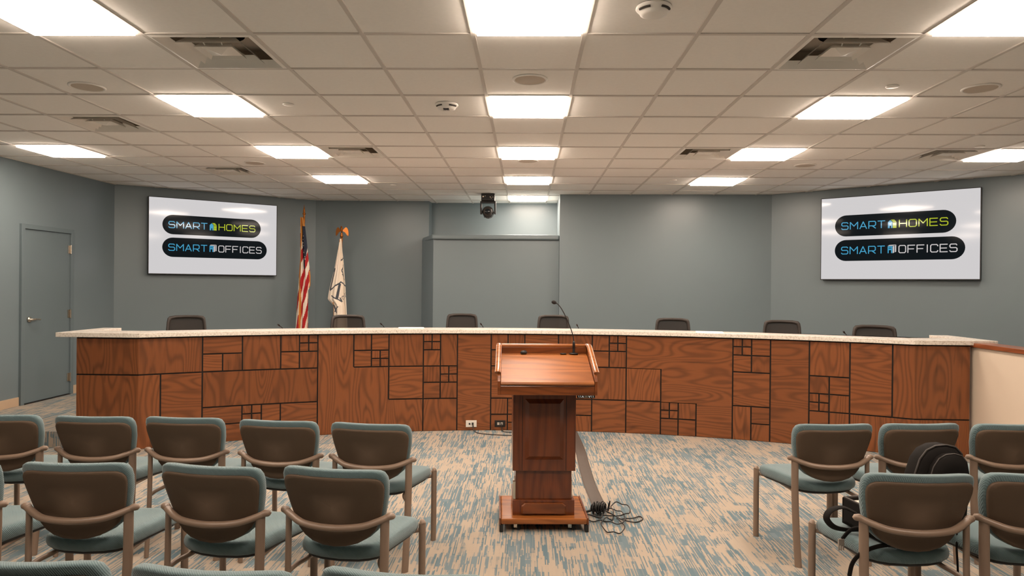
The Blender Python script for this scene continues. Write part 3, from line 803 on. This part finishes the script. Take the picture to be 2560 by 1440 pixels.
# ------------------------------------------------------------------ office chairs behind the counter
def make_office():
    e = empty('office_chair')
    lp = [(0, .52), (.12, .518), (.185, .508), (.205, .485), (.213, .44), (.232, .2), (.235, .06), (.20, .01), (0, 0)]
    loop = lp+[(-x, z) for x, z in lp[1:-1]][::-1]
    fn = lambda a, b, d: (a, -.22-.5*a*a+d+.08*b-.10*max(0, b-.2)**2, .50+b)   # seat faces -y
    fn = lambda a, b, d: (a, .22-.9*a*a+d+.10*b, .50+b)
    # frame ring
    g = G(); g.smooth = True; n = len(loop); vs = []
    cz = .26
    for sc, d in ((1, -.018), (1.02, 0), (1, .018), (.86, .014), (.85, 0), (.86, -.014)):
        for a, b in loop: vs.append(fn(a*sc, cz+(b-cz)*(sc if sc > .95 else sc+.02), d))
    g.add(vs, [(i*n+k, i*n+(k+1) % n, ((i+1) % 6)*n+(k+1) % n, ((i+1) % 6)*n+k) for i in range(6) for k in range(n)])
    g.build('back_frame', 'office_frame', e)
    g = G(); g.smooth = True
    K = 8; vs = [fn(a*.88*(k/K), cz+(b-cz)*.89*(k/K), 0) for k in range(1, K+1) for a, b in loop]+[fn(0, cz, 0)]
    fs = [((k)*n+i, k*n+(i+1) % n, (k+1)*n+(i+1) % n, (k+1)*n+i) for k in range(K-1) for i in range(n)]+[(K*n, (i+1) % n, i) for i in range(n)]
    g.add(vs, fs); g.build('mesh_back', 'mesh_back', e)
    so = [(0, -.26), (.17, -.255), (.22, -.22), (.235, 0), (.22, .18), (.15, .22), (0, .225)]; so = so+[(-x, y) for x, y in so[1:-1]][::-1]
    g = G(); g.pillow(so, [(.3, -.04), (.95, -.035), (1, -.01), (1, .02), (.93, .04), (.3, .045)], lambda a, b, d: (a, b, .44+d)); g.build('seat', 'dark_fabric', e)
    for s in (-1, 1):
        g = G(); g.tube(smooth([(s*.20, .03, .42), (s*.27, .03, .44), (s*.285, .03, .52), (s*.285, .03, .64)], 4), .014, 8); g.box(s*.285-.04, s*.285+.04, -.15, .13, .64, .67); g.build('armrest', 'black_plastic', e, .008)
    g = G(); g.tube([(0, .0, .40), (0, .0, .10)], .025, 12); g.tube(smooth([(0, .05, .40), (0, .24, .42), (0, .26, .56)], 4), .022, 8); g.build('pedestal', 'black_plastic', e)
    g = G()
    for k in range(5):
        a = 2*math.pi*k/5+.3; g.tube([(0, 0, .11), (.15*math.cos(a), .15*math.sin(a), .10), (.29*math.cos(a), .29*math.sin(a), .065)], .018, 8, radii=[1.2, 1, .7])
    g.build('base', 'black_plastic', e)
    for k in range(5):
        a = 2*math.pi*k/5+.3; g = G(); g.lathe([(0, -.02), (.026, -.02), (.028, 0), (.026, .02), (0, .02)], (.29*math.cos(a), .29*math.sin(a), .028), 14, 'x'); g.build('caster', 'black_plastic', e)
    return e
oc = make_office(); index_kids()
OC = [(-4.18, 8.441, -28, 'leftmost black office chair behind the counter, under the left screen'),
 (-2.336, 9.0, -14, 'black mesh office chair behind the counter in front of the white flag'),
 (-.918, 9.75, -4, 'black office chair behind the counter, left one of the two before the niche'),
 (.364, 9.6, 3, 'black office chair behind the counter just left of the lectern microphone'),
 (1.882, 9.0, 9, 'black office chair behind the counter, first to the right of the lectern'),
 (3.175, 8.713, 18, 'black office chair behind the counter, second from the right end'),
 (3.83, 7.75, 24, 'rightmost black office chair behind the counter, beneath the right screen')]
for n, (x, y, a, l) in enumerate(OC):
    o = oc if n == 0 else dup(oc, (0, 0, 0), 0, l)
    o.rotation_euler = (0, 0, R(a)*-1); o.location = (x-.22*math.sin(R(a))*1, y-.26, PZ); tag(o, l, 'office chair', 'office chairs behind the counter')

# small microphones on the inner desk
mk = empty('desk_microphone')
g = G(); g.lathe([(0, 0), (.035, 0), (.035, .02), (.02, .03), (0, .03)], n=16); g.build('mic_base', 'black_plastic', mk)
g = G(); g.tube(smooth([(0, 0, .03), (0, 0, .10), (.012, .03, .17), (.03, .08, .205)], 5), .004, 8); g.build('gooseneck', 'black_plastic', mk)
g = G(); g.tube([(.028, .075, .20), (.034, .09, .212), (.040, .105, .22)], .009, 10, radii=[.7, 1, .8]); g.build('mic_head', 'black_plastic', mk)
index_kids()
DM = [(-2.64, 7.46, 'small gooseneck microphone peeking over the counter left of the first flag'), (-1.62, 7.87, 'small gooseneck microphone tip right of the chair before the white flag'),
      (-.50, 8.06, 'small gooseneck microphone tip beside the office chair left of the niche'), (.61, 8.06, 'small gooseneck microphone tip just right of the lectern microphone'), (3.33, 7.22, 'small gooseneck microphone in front of the rightmost office chair')]
for n, (x, y, l) in enumerate(DM):
    o = mk if n == 0 else dup(mk, (0, 0, 0), 0, l); o.location = (x, y, .915); o.rotation_euler = (0, 0, R(180) if n < 4 else R(150)); tag(o, l, 'microphone', 'desk microphones behind the counter')
o = G().box(-.14, .14, -.1, .1, 0, .003).build('paper_sheet', 'paper'); o.location = (1.95, 7.42, PH+.046); o.rotation_euler = (0, 0, R(-12)); tag(o, 'white sheet of paper lying on the counter between the two middle right chairs', 'paper')
o = G().box(-.14, .14, -.09, .09, 0, .003).build('paper_sheet', 'paper'); o.location = (-1.28, 7.6, PH+.046); o.rotation_euler = (0, 0, R(10)); tag(o, 'white sheet of paper lying on the counter left of the niche', 'paper')

# ------------------------------------------------------------------ flags
def gridcloth(name, z1, z0, left, right, ydep, colfn, parent, mats, nx=60, nz=180):
    g = G(); g.smooth = True; vs = []
    for j in range(nz+1):
        b = j/nz; z = z1+(z0-z1)*b; xl, xr = left(b), right(b)
        for i in range(nx+1):
            a = i/nx; vs.append((xl+(xr-xl)*a, ydep(a, b), z))
    base = len(g.v); g.v += vs
    for j in range(nz):
        for i in range(nx):
            k = j*(nx+1)+i; g.f.append((k, k+1, k+nx+2, k+nx+1)); g.sm.append(True); g.mi.append(colfn((i+.5)/nx, (j+.5)/nz))
    o = g.build(name, mats, parent, recalc=False)
    md = o.modifiers.new('thick', 'SOLIDIFY'); md.thickness = .004
    return o
def lerpf(tab):
    def f(b):
        for (b0, v0), (b1, v1) in zip(tab, tab[1:]):
            if b <= b1: return v0+(v1-v0)*(b-b0)/(b1-b0)
        return tab[-1][1]
    return f
f1 = empty('national_flag', (-3.47, 10.62, PZ), 0, 'american flag hanging folded on a tall pole with a spear tip', 'flag')
g = G(); g.tube([(0, 0, .0), (0, 0, 2.46)], .013, 12); g.build('pole', 'pole_wood', f1)
g = G(); g.lathe([(0, 0), (.15, 0), (.16, .02), (.10, .05), (.03, .07), (.025, .16), (0, .16)], n=24); g.build('stand', 'brass', f1)
g = G(); g.lathe([(.014, 2.36), (.016, 2.40), (.014, 2.46), (.02, 2.47), (.012, 2.48), (.022, 2.50), (.026, 2.515), (.012, 2.53), (.018, 2.545), (.008, 2.60), (0, 2.66)], n=16); g.build('spear_tip', 'brass', f1)
S1 = .00615
def px1(p): return (p-757)*S1
l1 = lerpf([(0, px1(749)), (.35, px1(748)), (.65, px1(743)), (1, px1(738))])
r1 = lerpf([(0, px1(755)), (.06, px1(759)), (.30, px1(768)), (.48, px1(775)), (.56, px1(775)), (.60, px1(770)), (.8, px1(771)), (1, px1(772))])
STARS = [(random.uniform(.42, .85), .10+.027*k+random.uniform(-.006, .006)) for k in range(11)]
def colf1(a, b):
    x = l1(b)+(r1(b)-l1(b))*a
    goldw = lerpf([(0, .9), (.05, .8), (.12, .45), (.3, .3), (.55, .32), (.8, .2), (1, .45)])(b)
    if .28 < (a if b > .05 else 1) and False: pass
    if b < .07: return 3
    xg = px1(lerpf([(0, 752), (.3, 751.5), (.5, 749), (.7, 750.5), (1, 748)])(b))
    if abs(x-xg) < (.014 if b < .6 else .010): return 3
    if .44 < b < .58 and a > .9: return 3
    if x > xg and b < .42 and a > lerpf([(0, .4), (.4, .45), (.42, .5)])(b) - .05:
        lim = lerpf([(0, 1), (.25, 1.0), (.33, .75), (.42, .62)])(b)
        if a < lim:
            for sa, sb in STARS:
                dx = (a-sa)*.12; dz = (b-sb)*1.75
                r = math.hypot(dx, dz); th = math.atan2(dz, dx)
                if r < .013*(.62+.38*math.cos(5*th)): return 1
            return 2
    s = (x/.115)*1.35+b*4.6
    return 0 if (s % 1) < .5 else 1
gridcloth('flag_cloth', 2.60-PZ, .72-PZ, l1, r1, lambda a, b: -.03+.022*math.sin(a*14+b*2.5)+.008*math.sin(a*31+b*5), colf1, f1, ['flag_red', 'flag_white', 'flag_navy', 'flag_gold'])
f2 = empty('organisation_flag', (-2.85, 10.5, PZ), 0, 'white flag with grey lettering on a pole topped by a brass eagle', 'flag')
g = G(); g.tube([(0, 0, 0), (0, 0, 2.17)], .013, 12); g.build('pole', 'pole_wood', f2)
g = G(); g.lathe([(0, 0), (.15, 0), (.16, .02), (.10, .05), (.03, .07), (.025, .16), (0, .16)], n=24); g.build('stand', 'brass', f2)
g = G(); g.lathe([(.014, 2.08), (.016, 2.12), (.014, 2.135), (.024, 2.15), (.028, 2.165), (.014, 2.18), (.02, 2.20), (.012, 2.21)], n=14)
g.tube(smooth([(0, .01, 2.20), (0, .0, 2.24), (.0, -.005, 2.275), (0, -.012, 2.30), (0, -.035, 2.305)], 4), .02, 10, radii=[.5]*4+[.9]*4+[1]*3+[.55]*3+[.5]*2+[.2])
for s in (-1, 1):
    out = [(0.01, 2.250), (.028, 2.262), (.045, 2.285), (.060, 2.298), (.076, 2.288), (.090, 2.262), (.098, 2.228), (.099, 2.190), (.095, 2.160), (.088, 2.178), (.084, 2.160), (.078, 2.188), (.072, 2.175), (.066, 2.205), (.058, 2.198), (.050, 2.222), (.038, 2.222), (.022, 2.232)]
    vs = [(s*x, .012+.25*x, z) for x, z in out]+[(s*x, .0+.25*x, z) for x, z in out]; n = len(out)
    g.add(vs, [tuple(range(n)), tuple(range(n, 2*n))[::-1]]+[(k, (k+1) % n, n+(k+1) % n, n+k) for k in range(n)])
g.build('eagle_finial', 'brass', f2)
S2 = .00609
def px2(p): return (p-855)*S2
zpy = lambda py: 1.57+(712-py)/1724.156*10.5
Z1, Z0 = zpy(598), zpy(860)
bpy_ = lambda py: (py-598)/(860-598)
l2 = lerpf([(0, px2(852)), (bpy_(672), px2(838)), (bpy_(728), px2(824)), (bpy_(748), px2(821)), (bpy_(752), px2(823)), (bpy_(765), px2(836)), (bpy_(772), px2(836)), (1, px2(836))])
r2 = lerpf([(0, px2(855.5)), (bpy_(650), px2(862)), (bpy_(715), px2(868)), (1, px2(876))])
def seg(x, y, ax, ay, bx, by, w):
    dx, dy = bx-ax, by-ay; t = max(0, min(1, ((x-ax)*dx+(y-ay)*dy)/(dx*dx+dy*dy))); return math.hypot(x-ax-dx*t, y-ay-dy*t) < w
def colf2(a, b):
    py = 598+b*262; px = 855+(l2(b)+(r2(b)-l2(b))*a)/S2
    if seg(px, py, 852.5, 598, 845, 628, 1.2): return 3
    for s in [(840, 673, 828, 726, 2.2), (828, 727, 855, 706, 1.6), (855, 706, 869, 716, 1.5), (855, 652, 861, 646, 1.3), (852, 712, 846, 746, 3.0), (833, 741, 848, 750, 1.6), (849, 750, 857, 755, 1.6),
              (853, 746, 856, 752, 1.4), (862, 663, 857, 676, 1.0), (857, 678, 861, 689, 1.0), (861, 689, 865, 701, 1.0), (858, 686, 861, 692, .9), (866, 735, 868, 743, .5), (866, 735, 868.5, 734, .5), (867, 739, 869, 738, .5), (868, 743, 870, 742, .5),
              (838, 765, 846, 782, 2.0), (841, 780, 849, 768, 1.6)]:
        if seg(px, py, *s): return 2
    if abs(math.hypot((px-860.5), (py-745)*.85)-3.6) < .6: return 2
    if py > 757 and px < 837.5+0 and px > 835: return 3
    return 1
gridcloth('flag_cloth', Z1-PZ, Z0-PZ, l2, r2, lambda a, b: -.03+.03*math.sin(a*9+1.2)*min(1, b*2)+.01*math.sin(a*23+b*3), colf2, f2, ['flag_red', 'flag_white', 'flag_grey', 'flag_gold'], 90, 200)

# ------------------------------------------------------------------ lectern
le = empty('lectern', (.11, 4.64, 0), R(2.5), 'polished cherry wood lectern on a wheeled base in the centre aisle', 'lectern')
def lb(g, name, mat, par=le, bevel=.003): return g.build(name, mat, par, bevel)
Wb = .275
g = G(); g.box(-Wb, Wb, -.245, .245, .050, .088); lb(g, 'base_board', 'cherry_x', bevel=.008)
for sx in (-1, 1):
    g = G(); g.box(min(sx*Wb, sx*(Wb+.012)), max(sx*Wb, sx*(Wb+.012)), -.24, .24, .045, .090)
    lb(g, 'base_side', 'cherry_dark_x')
for sx in (-1, 1):
    for sy in (-1, 1):
        g = G(); g.box(sx*Wb-.013 if sx > 0 else -Wb-.010, sx*Wb+.010 if sx > 0 else -Wb+.013, sy*.243-(.05 if sy > 0 else 0), sy*.243+(0 if sy > 0 else .05), .004, .048)
        lb(g, 'corner_foot', 'black_plastic', bevel=0)
        cs = empty('caster'); cs.parent = le; cs.location = (sx*.175, sy*.19, 0)
        g = G(); g.lathe([(0, -.011), (.019, -.011), (.022, 0), (.019, .011), (0, .011)], (.016, .0, .022), 16, 'x'); g.build('wheel', 'black_plastic', cs)
        g = G(); g.box(-.03, .02, -.022, .022, .046, .050); g.prism([(-.018, -.016), (.004, -.016), (.004, .016), (-.018, .016)], .018, .048); g.build('bracket', 'chrome', cs)
g = G(); g.box(-.20, .20, -.175, .19, .088, .185); lb(g, 'plinth', 'cherry_z', bevel=.002)
g = G(); g.pillow([(-.145, .100), (.145, .100), (.145, .150), (.125, .168), (-.125, .168), (-.145, .150)], [(1.0, 0), (1.0, .008), (.93, .016)], lambda a, b, d: (a, -.176-d, b)); g.smooth = False
o = lb(g, 'plinth_moulding', 'cherry_dark_x', bevel=0)
for p in o.data.polygons: p.use_smooth = False
g = G(); g.box(-.182, .182, -.155, .17, .185, .42); lb(g, 'inner_column', 'cherry_z', bevel=.002)
g = G()
for sx in (-1, 1): g.box(sx*.185-.003, sx*.185+.003, -.14, -.02, .186, .30)
g.box(-.20, -.183, -.16, -.13, .186, .30); lb(g, 'side_bracket', 'chrome', bevel=0)
g = G(); g.box(-.203, .203, -.185, .19, .377, .905); lb(g, 'outer_column', 'cherry_z', bevel=.002)
g = G()  # raised panel on the column face
def frame_panel(g, x0, x1, z0, z1, y, d, w):
    a = [(x0, z0), (x1, z0), (x1, z1), (x0, z1)]; b = [(x0+w, z0+w), (x1-w, z0+w), (x1-w, z1-w), (x0+w, z1-w)]
    g.add([(x, y, z) for x, z in a]+[(x, y-d, z) for x, z in b], [(k, (k+1) % 4, 4+(k+1) % 4, 4+k) for k in range(4)]+[(4, 5, 6, 7)])
frame_panel(g, -.125, .125, .45, .842, -.1855, .022, .026); lb(g, 'raised_panel', 'cherry_z', bevel=0)
g = G()
for x in (-.142, .142): g.box(x-.0015, x+.0015, -.1865, -.184, .38, .86)
lb(g, 'column_groove', 'black_gap', bevel=0)
# top tray: cross-section side boards
YF, YR = -.435, -.015
prof = [(YF, .905), (YR, .905), (YR, 1.165), (YR-.06, 1.165), (YF+.03, 1.02), (YF, .99)]
for s in (-1, 1):
    x0, x1 = (-.305, -.288) if s < 0 else (.288, .305)
    n = len(prof); g = G()
    g.add([(x0, y, z) for y, z in prof]+[(x1, y, z) for y, z in prof], [tuple(range(n)), tuple(range(n, 2*n))[::-1]]+[(k, (k+1) % n, n+(k+1) % n, n+k) for k in range(n)])
    lb(g, 'side_board', 'cherry_dark_x', bevel=.002)
    g = G(); pts = smooth([(s*.297, YR+.0, 1.178), (s*.297, YR-.07, 1.178), (s*.299, YR-.12, 1.158), (s*.303, YF+.10, 1.066), (s*.306, YF+.045, 1.036)], 5)
    g.tube(pts, .011, 12, .019); lb(g, 'side_moulding', 'cherry_x', bevel=0)
g = G(); g.box(-.288, .288, YR-.018, YR, .905, 1.165); lb(g, 'back_board', 'cherry_dark_x')
g = G(); g.tube([(-.297, YR-.008, 1.172), (.297, YR-.008, 1.172)], .013, 12, .011); lb(g, 'back_moulding', 'cherry_x', bevel=0)
g = G(); g.box(-.288, .288, YF, YF+.018, .905, .962); lb(g, 'front_apron', 'cherry_dark_x')
g = G(); sl = [(YF-.006, .966), (YF-.010, .976), (YF-.004, .986), (YR-.075, 1.115), (YR-.018, 1.122), (YR-.018, 1.10), (YR-.075, 1.094), (YF+.01, .964)]
n = len(sl); g.add([(-.286, y, z) for y, z in sl]+[(.286, y, z) for y, z in sl], [tuple(range(n)), tuple(range(n, 2*n))[::-1]]+[(k, (k+1) % n, n+(k+1) % n, n+k) for k in range(n)])
lb(g, 'writing_surface', 'cherry_x', bevel=.003)
g = G(); g.box(-.26, .26, YF+.02, YR-.02, .905, .93); lb(g, 'underside', 'cherry_dark_x')
g = G(); g.box(.185, .295, YF+.03, YF+.05, .884, .904); cp = lb(g, 'control_panel', 'black_plastic', bevel=.002)
g = G(); yf = YF+.0295
def cp_s(lines, x, z, sx, sz, w):
    gg = G(); strokes(gg, lines, 0, 0, sx, sz, w)
    g.add([(x+a, yf, z+b) for a, b, _ in gg.v], gg.f)
for x in (.192, .203, .270, .281): cp_s([[(.0, 1), (.5, 1), (.5, 0), (1, 0)]], x, .890, .006, .008, .0016)
cp_s([[(0, 0), (.5, 1), (1, 0)]], .214, .889, .010, .009, .003); cp_s([[(0, 1), (.5, 0), (1, 1)]], .255, .889, .010, .009, .003)
g.build('button', 'panel_digits', cp)
g = G(); g.box(.229, .250, yf-.0005, yf+.003, .888, .900); g.build('readout', 'duct_grey', cp)
# things on the lectern
LM = Matrix.Translation((.11, 4.64, 0)) @ Matrix.Rotation(R(2.5), 4, 'Z')
mp = LM @ Vector((.200, -.052, 1.1225))
mi = empty('gooseneck_microphone', tuple(mp), 0, 'black gooseneck microphone standing on the lectern', 'microphone')
g = G(); g.lathe([(0, 0), (.030, 0), (.030, .003), (.022, .006), (.0, .006)], n=24); g.build('mic_flange', 'black_plastic', mi)
g = G(); g.lathe([(.0085, .005), (.0085, .03), (.007, .035), (.0085, .038), (.0085, .075), (.005, .085), (0, .085)], n=16); g.build('mic_collar', 'black_plastic', mi)
k = 4.58/1724.156
pts = [((x-1451)*k, -.002*(i), .080+(853-y)*k) for i, (x, y) in enumerate([(1451, 853), (1449.5, 840), (1441, 815), (1430, 790), (1419, 770), (1411, 760), (1405, 756)])]
g = G(); g.tube(smooth(pts, 5), .0032, 8); g.build('gooseneck', 'black_plastic', mi)
hx = pts[-1]
g = G(); g.tube([(hx[0]+.004, hx[1], hx[2]-.002), (hx[0]-.002, hx[1], hx[2]+.0005), (hx[0]-.010, hx[1], hx[2]+.003), (hx[0]-.020, hx[1], hx[2]+.006), (hx[0]-.028, hx[1], hx[2]+.008)], .0125, 14, radii=[.35, .8, 1, .95, .4]); g.build('windscreen', 'dark_fabric', mi)
dp = LM @ Vector((-.133, -.060, 1.119))
rd = empty('presentation_remote', tuple(dp), R(10), 'small black handheld clicker on the lectern shelf', 'remote')
g = G(); g.pillow([(-.024, 0), (-.018, .012), (0, .016), (.018, .012), (.024, 0), (.018, -.012), (0, -.016), (-.018, -.012)], [(.6, 0), (.9, .003), (1, .010), (.8, .02), (.4, .023)], lambda a, b, d: (a, b, d)); g.build('shell', 'black_plastic', rd)
g = G(); g.lathe([(.007, .018), (.007, .0245), (0, .025)], (.008, -.002, 0), 12); g.build('button', 'dark_fabric', rd)
dp = LM @ Vector((.130, -.055, 1.1225))
o = G().lathe([(0, 0), (.022, 0), (.022, .003), (0, .0035)], n=20).build('cable_grommet', 'black_plastic'); o.location = dp; tag(o, 'flat round black grommet on the lectern shelf beside the microphone', 'grommet')

# ------------------------------------------------------------------ outlets, cables, floor strip
def outlet(px_u, z, mat, label, dark):
    x, y = px_u; a = math.atan2(x-CX, y-CY)
    e = empty('wall_outlet', (x, y, z), -a, label, 'electrical outlet')
    g = G(); g.box(-.058, .058, -.006, 0, -.036, .036); g.build('cover_plate', mat, e, .002)
    m2 = 'black_plastic' if not dark else 'duct_grey'
    g = G()
    if dark:
        for xx in (-.018, .018): g.box(xx-.013, xx+.013, -.008, -.006, -.014, .014)
    else:
        g.lathe([(0, -.012), (.010, -.012), (.010, -.006)], (-.018, 0, 0), 14, 'y'); g.box(.006, .026, -.010, -.006, -.012, .012)
    g.build('socket', m2, e)
    g = G(); g.tube(smooth([(.018, -.008, 0), (.018, -.03, -.004), (.02, -.035, -.03)], 4), .006, 8); g.build('plug', 'cable_black', e)
    return e
outlet((-.595, 7.455), .075, 'outlet_white', 'white outlet plate low on the counter front, left of the lectern', False)
outlet((-.284, 7.48), .075, 'black_plastic', 'black outlet plate low on the counter front, beside the white plate', True)
g = G(); g.tube(smooth([(-.575, 7.42, .045), (-.56, 7.39, .012), (-.50, 7.30, .006), (-.36, 7.24, .006), (-.18, 7.21, .006), (.05, 7.15, .006), (.12, 6.6, .006), (.15, 5.6, .006), (.15, 5.0, .006)], 8), .0045, 6)
tag(g.build('power_cable', 'cable_black'), 'thin black cable running from the white outlet towards the lectern', 'cable')
g = G(); g.tube(smooth([(-.264, 7.44, .045), (-.255, 7.42, .010), (-.22, 7.38, .006), (-.10, 7.36, .006), (.10, 7.30, .006), (.20, 6.6, .006), (.20, 5.6, .006), (.19, 5.02, .006)], 8), .0045, 6)
tag(g.build('power_cable', 'cable_black'), 'thin black cable running from the black outlet towards the lectern', 'cable')
g = G(); L = [(.50, 7.46), (.515, 7.0), (.52, 6.5), (.512, 6.1), (.508, 5.5), (.52, 5.1), (.53, 4.82)]
L = smooth([(x, y, 0) for x, y in L], 5); n = len(L); vs = []
for p in L:
    for dx, z in ((-.05, .001), (-.040, .006), (-.012, .0085), (.012, .0085), (.040, .006), (.05, .001)): vs.append((p.x+dx, p.y, z))
g.add(vs, [(i*6+k, i*6+k+1, (i+1)*6+k+1, (i+1)*6+k) for i in range(n-1) for k in range(5)])
tag(g.build('cable_cover_strip', 'tape'), 'long grey-brown cable cover strip on the carpet behind the lectern', 'cable cover')
# coiled bundle
rb = random.Random(3)
cb = empty('coiled_cable', (.505, 4.76, 0), 0, 'tightly coiled black cable bundle at the foot of the lectern', 'cable')
g = G()
for kk in range(17):
    rr = .016+.036*((kk*7) % 17)/17; off = -.045+.09*kk/17; az = R(62+rb.uniform(-16, 16)); tl = R(rb.uniform(-14, 14))
    pts = []
    for q in range(18):
        a = 2*math.pi*q/18; p = Vector((rr*1.05*math.cos(a), rb.uniform(-.002, .002), rr*.85*math.sin(a)))
        p = Matrix.Rotation(tl, 3, 'X') @ p; p = Matrix.Rotation(az, 3, 'Z') @ p; pts.append((p.x+off, p.y, max(.005, p.z+.046)))
    g.tube(smooth(pts, 2, True), .0042, 6, closed=True)
g.build('coil', 'cable_black', cb)
g = G(); g.tube([(.062, -.01, .03), (.072, .0, .075), (.078, .005, .095)], .007, 8, radii=[1, 1, .6]); g.build('plug', 'cable_black', cb)
g = G(); g.tube(smooth([(-.115, -.01, .012), (-.06, -.01, .03), (-.02, 0, .04)], 4), .009, 8); g.build('tie_end', 'cable_black', cb)
def loop(cx, cy, rx, ry, ph=0, z=.006, n=14, w=.0):
    return [(cx+rx*math.cos(2*math.pi*q/n+ph)+w*math.sin(5*q), cy+ry*math.sin(2*math.pi*q/n+ph), z+.018*abs(math.sin(q*1.3))) for q in range(n)]
lc = []
lc += [(.40, 4.62, .02), (.45, 4.60, .006), (.50, 4.62, .01)]
lc += loop(.60, 4.68, .075, .15, -2.6, .006, 12)
lc += loop(.66, 4.80, .065, .13, -2.0, .02, 10)
lc += loop(.57, 4.50, .075, .14, 1.4, .006, 12)
lc += [(.62, 4.62, .02), (.72, 4.66, .012), (.78, 4.72, .006), (.79, 4.66, .006), (.73, 4.60, .006), (.64, 4.61, .02), (.60, 4.68, .025), (.56, 4.76, .02)]
g = G(); g.tube(smooth(lc, 5), .0042, 6)
tag(g.build('loose_cable', 'cable_black'), 'loose loops of thin black cable spread on the carpet right of the coiled bundle', 'cable')
g = G(); g.tube(smooth([(.395, 4.55, .07), (.41, 4.55, .07)], 2), .008, 10); g.tube(smooth([(.41, 4.55, .07), (.44, 4.56, .06), (.50, 4.60, .03), (.52, 4.68, .03)], 5), .0055, 8)
tag(g.build('plug_lead', ['cable_black']), 'short black lead plugged into the right side of the lectern base', 'cable')

# ------------------------------------------------------------------ bags
bp = empty('backpack', (1.905, 3.31, .470), R(4), 'black backpack with an orange zip tag standing upright between two chair seats', 'backpack')
ol = [(-.118, 0), (.118, 0), (.126, .06), (.124, .19), (.116, .28), (.098, .335), (.065, .366), (.02, .376), (-.03, .372), (-.07, .352), (-.098, .31), (-.115, .24), (-.126, .16), (-.126, .06)]
skew = lambda z: .09*(z-.1)
g = G(); g.pillow(ol, [(.5, -.075), (.95, -.072), (1.0, -.055), (1.01, -.02), (1.0, .01), (.95, .022), (.5, .025)], lambda a, b, d: (a+skew(b), d, b)); g.build('body', 'black_nylon', bp)
g = G(); g.tube([(x*1.01+skew(z), -.062, z*1.005) for x, z in ol], .005, 6, closed=True); g.build('piping', 'bag_trim', bp)
po = [(x*.78+.018, z*.90+.008) for x, z in ol]
g = G(); g.pillow(po, [(1.0, -.07), (1.0, -.10), (.95, -.115), (.5, -.12)], lambda a, b, d: (a+skew(b), d, b)); pk = g.build('front_pocket', 'black_nylon', bp)
g = G(); g.tube([(x+skew(z), -.104, z) for x, z in po], .004, 6, closed=True); g.build('piping', 'bag_trim', pk)
for zz, ww in ((.175, .085), (.25, .075)):
    g = G(); g.tube(smooth([(-ww+.03, -.118, zz), (.03, -.122, zz+.006), (ww+.03, -.117, zz)], 4), .004, 6); g.build('zipper', 'bag_trim', bp)
g = G(); g.box(-.062, -.054, -.128, -.119, .142, .178); g.build('zip_tag', 'orange_tag', bp)
g = G(); g.tube(smooth([(.06, -.08, .04), (.05, -.13, .0), (.045, -.14, -.08), (.052, -.14, -.20), (.03, -.15, -.30)], 6), .010, 6, .003); g.build('strap', 'black_nylon', bp)
cbp = empty('camera_bag', (1.664, 3.165, .468), R(12), 'open black camera bag with pale padded lining on the chair seat', 'bag')
g = G()
bw, bd, bh = .145, .15, .122
# walls of the open bag
for (x0, x1, y0_, y1_) in ((-bw, bw, -bd, -bd+.011), (-bw, bw, bd-.011, bd), (-bw, -bw+.011, -bd+.011, bd-.011), (bw-.011, bw, -bd+.011, bd-.011)): g.box(x0, x1, y0_, y1_, 0, bh)
g.box(-bw, bw, -bd, bd, 0, .02); g.build('body', 'black_nylon', cbp, .004)
g = G(); g.box(-bw+.012, bw-.012, -bd+.012, bd-.012, .05, .108); g.box(-.06, -.05, -bd+.016, bd-.016, .09, .121); g.box(-bw+.016, -.06, .0, .01, .09, .114); g.box(.05, .06, -bd+.016, bd-.016, .09, .116); g.build('lining', 'bag_lining', cbp, .008)
g = G(); g.tube([(-bw+.004, -bd+.004, bh), (bw-.008, -bd+.008, bh), (bw-.008, bd-.008, bh), (-bw+.008, bd-.008, bh)], .006, 6, closed=True); g.build('zipper', 'bag_trim', cbp)
g = G(); g.box(-.118, -.095, .06, .085, .107, .113); g.build('lining_tag', 'orange_tag', cbp)
g = G(); g.tube(smooth([(-.160, .03, .085), (-.215, .05, .108), (-.275, .05, .098), (-.30, .045, .065), (-.275, .03, .030), (-.215, .02, .016), (-.155, .0, .022)], 6), .0055, 10, .018); g.build('shoulder_strap', 'black_nylon', cbp)
g = G(); g.tube(smooth([(-.16, -.03, .04), (-.23, -.03, .035), (-.275, -.03, -.005)], 4), .010, 6, .004); g.build('side_strap', 'black_nylon', cbp)
g = G(); g.box(-.295, -.268, -.036, -.028, -.03, -.002)
for x in (-.295, -.284, -.273): g.box(x, x+.005, -.035, -.030, -.052, -.028)
g.build('buckle', 'clear_plastic', cbp)
g = G(); g.tube(smooth([(-.10, -.155, .012), (-.22, -.18, .015), (-.285, -.17, -.012), (-.32, -.16, -.055), (-.335, -.16, -.11)], 6), .010, 6, .003); g.build('long_strap', 'black_nylon', cbp)
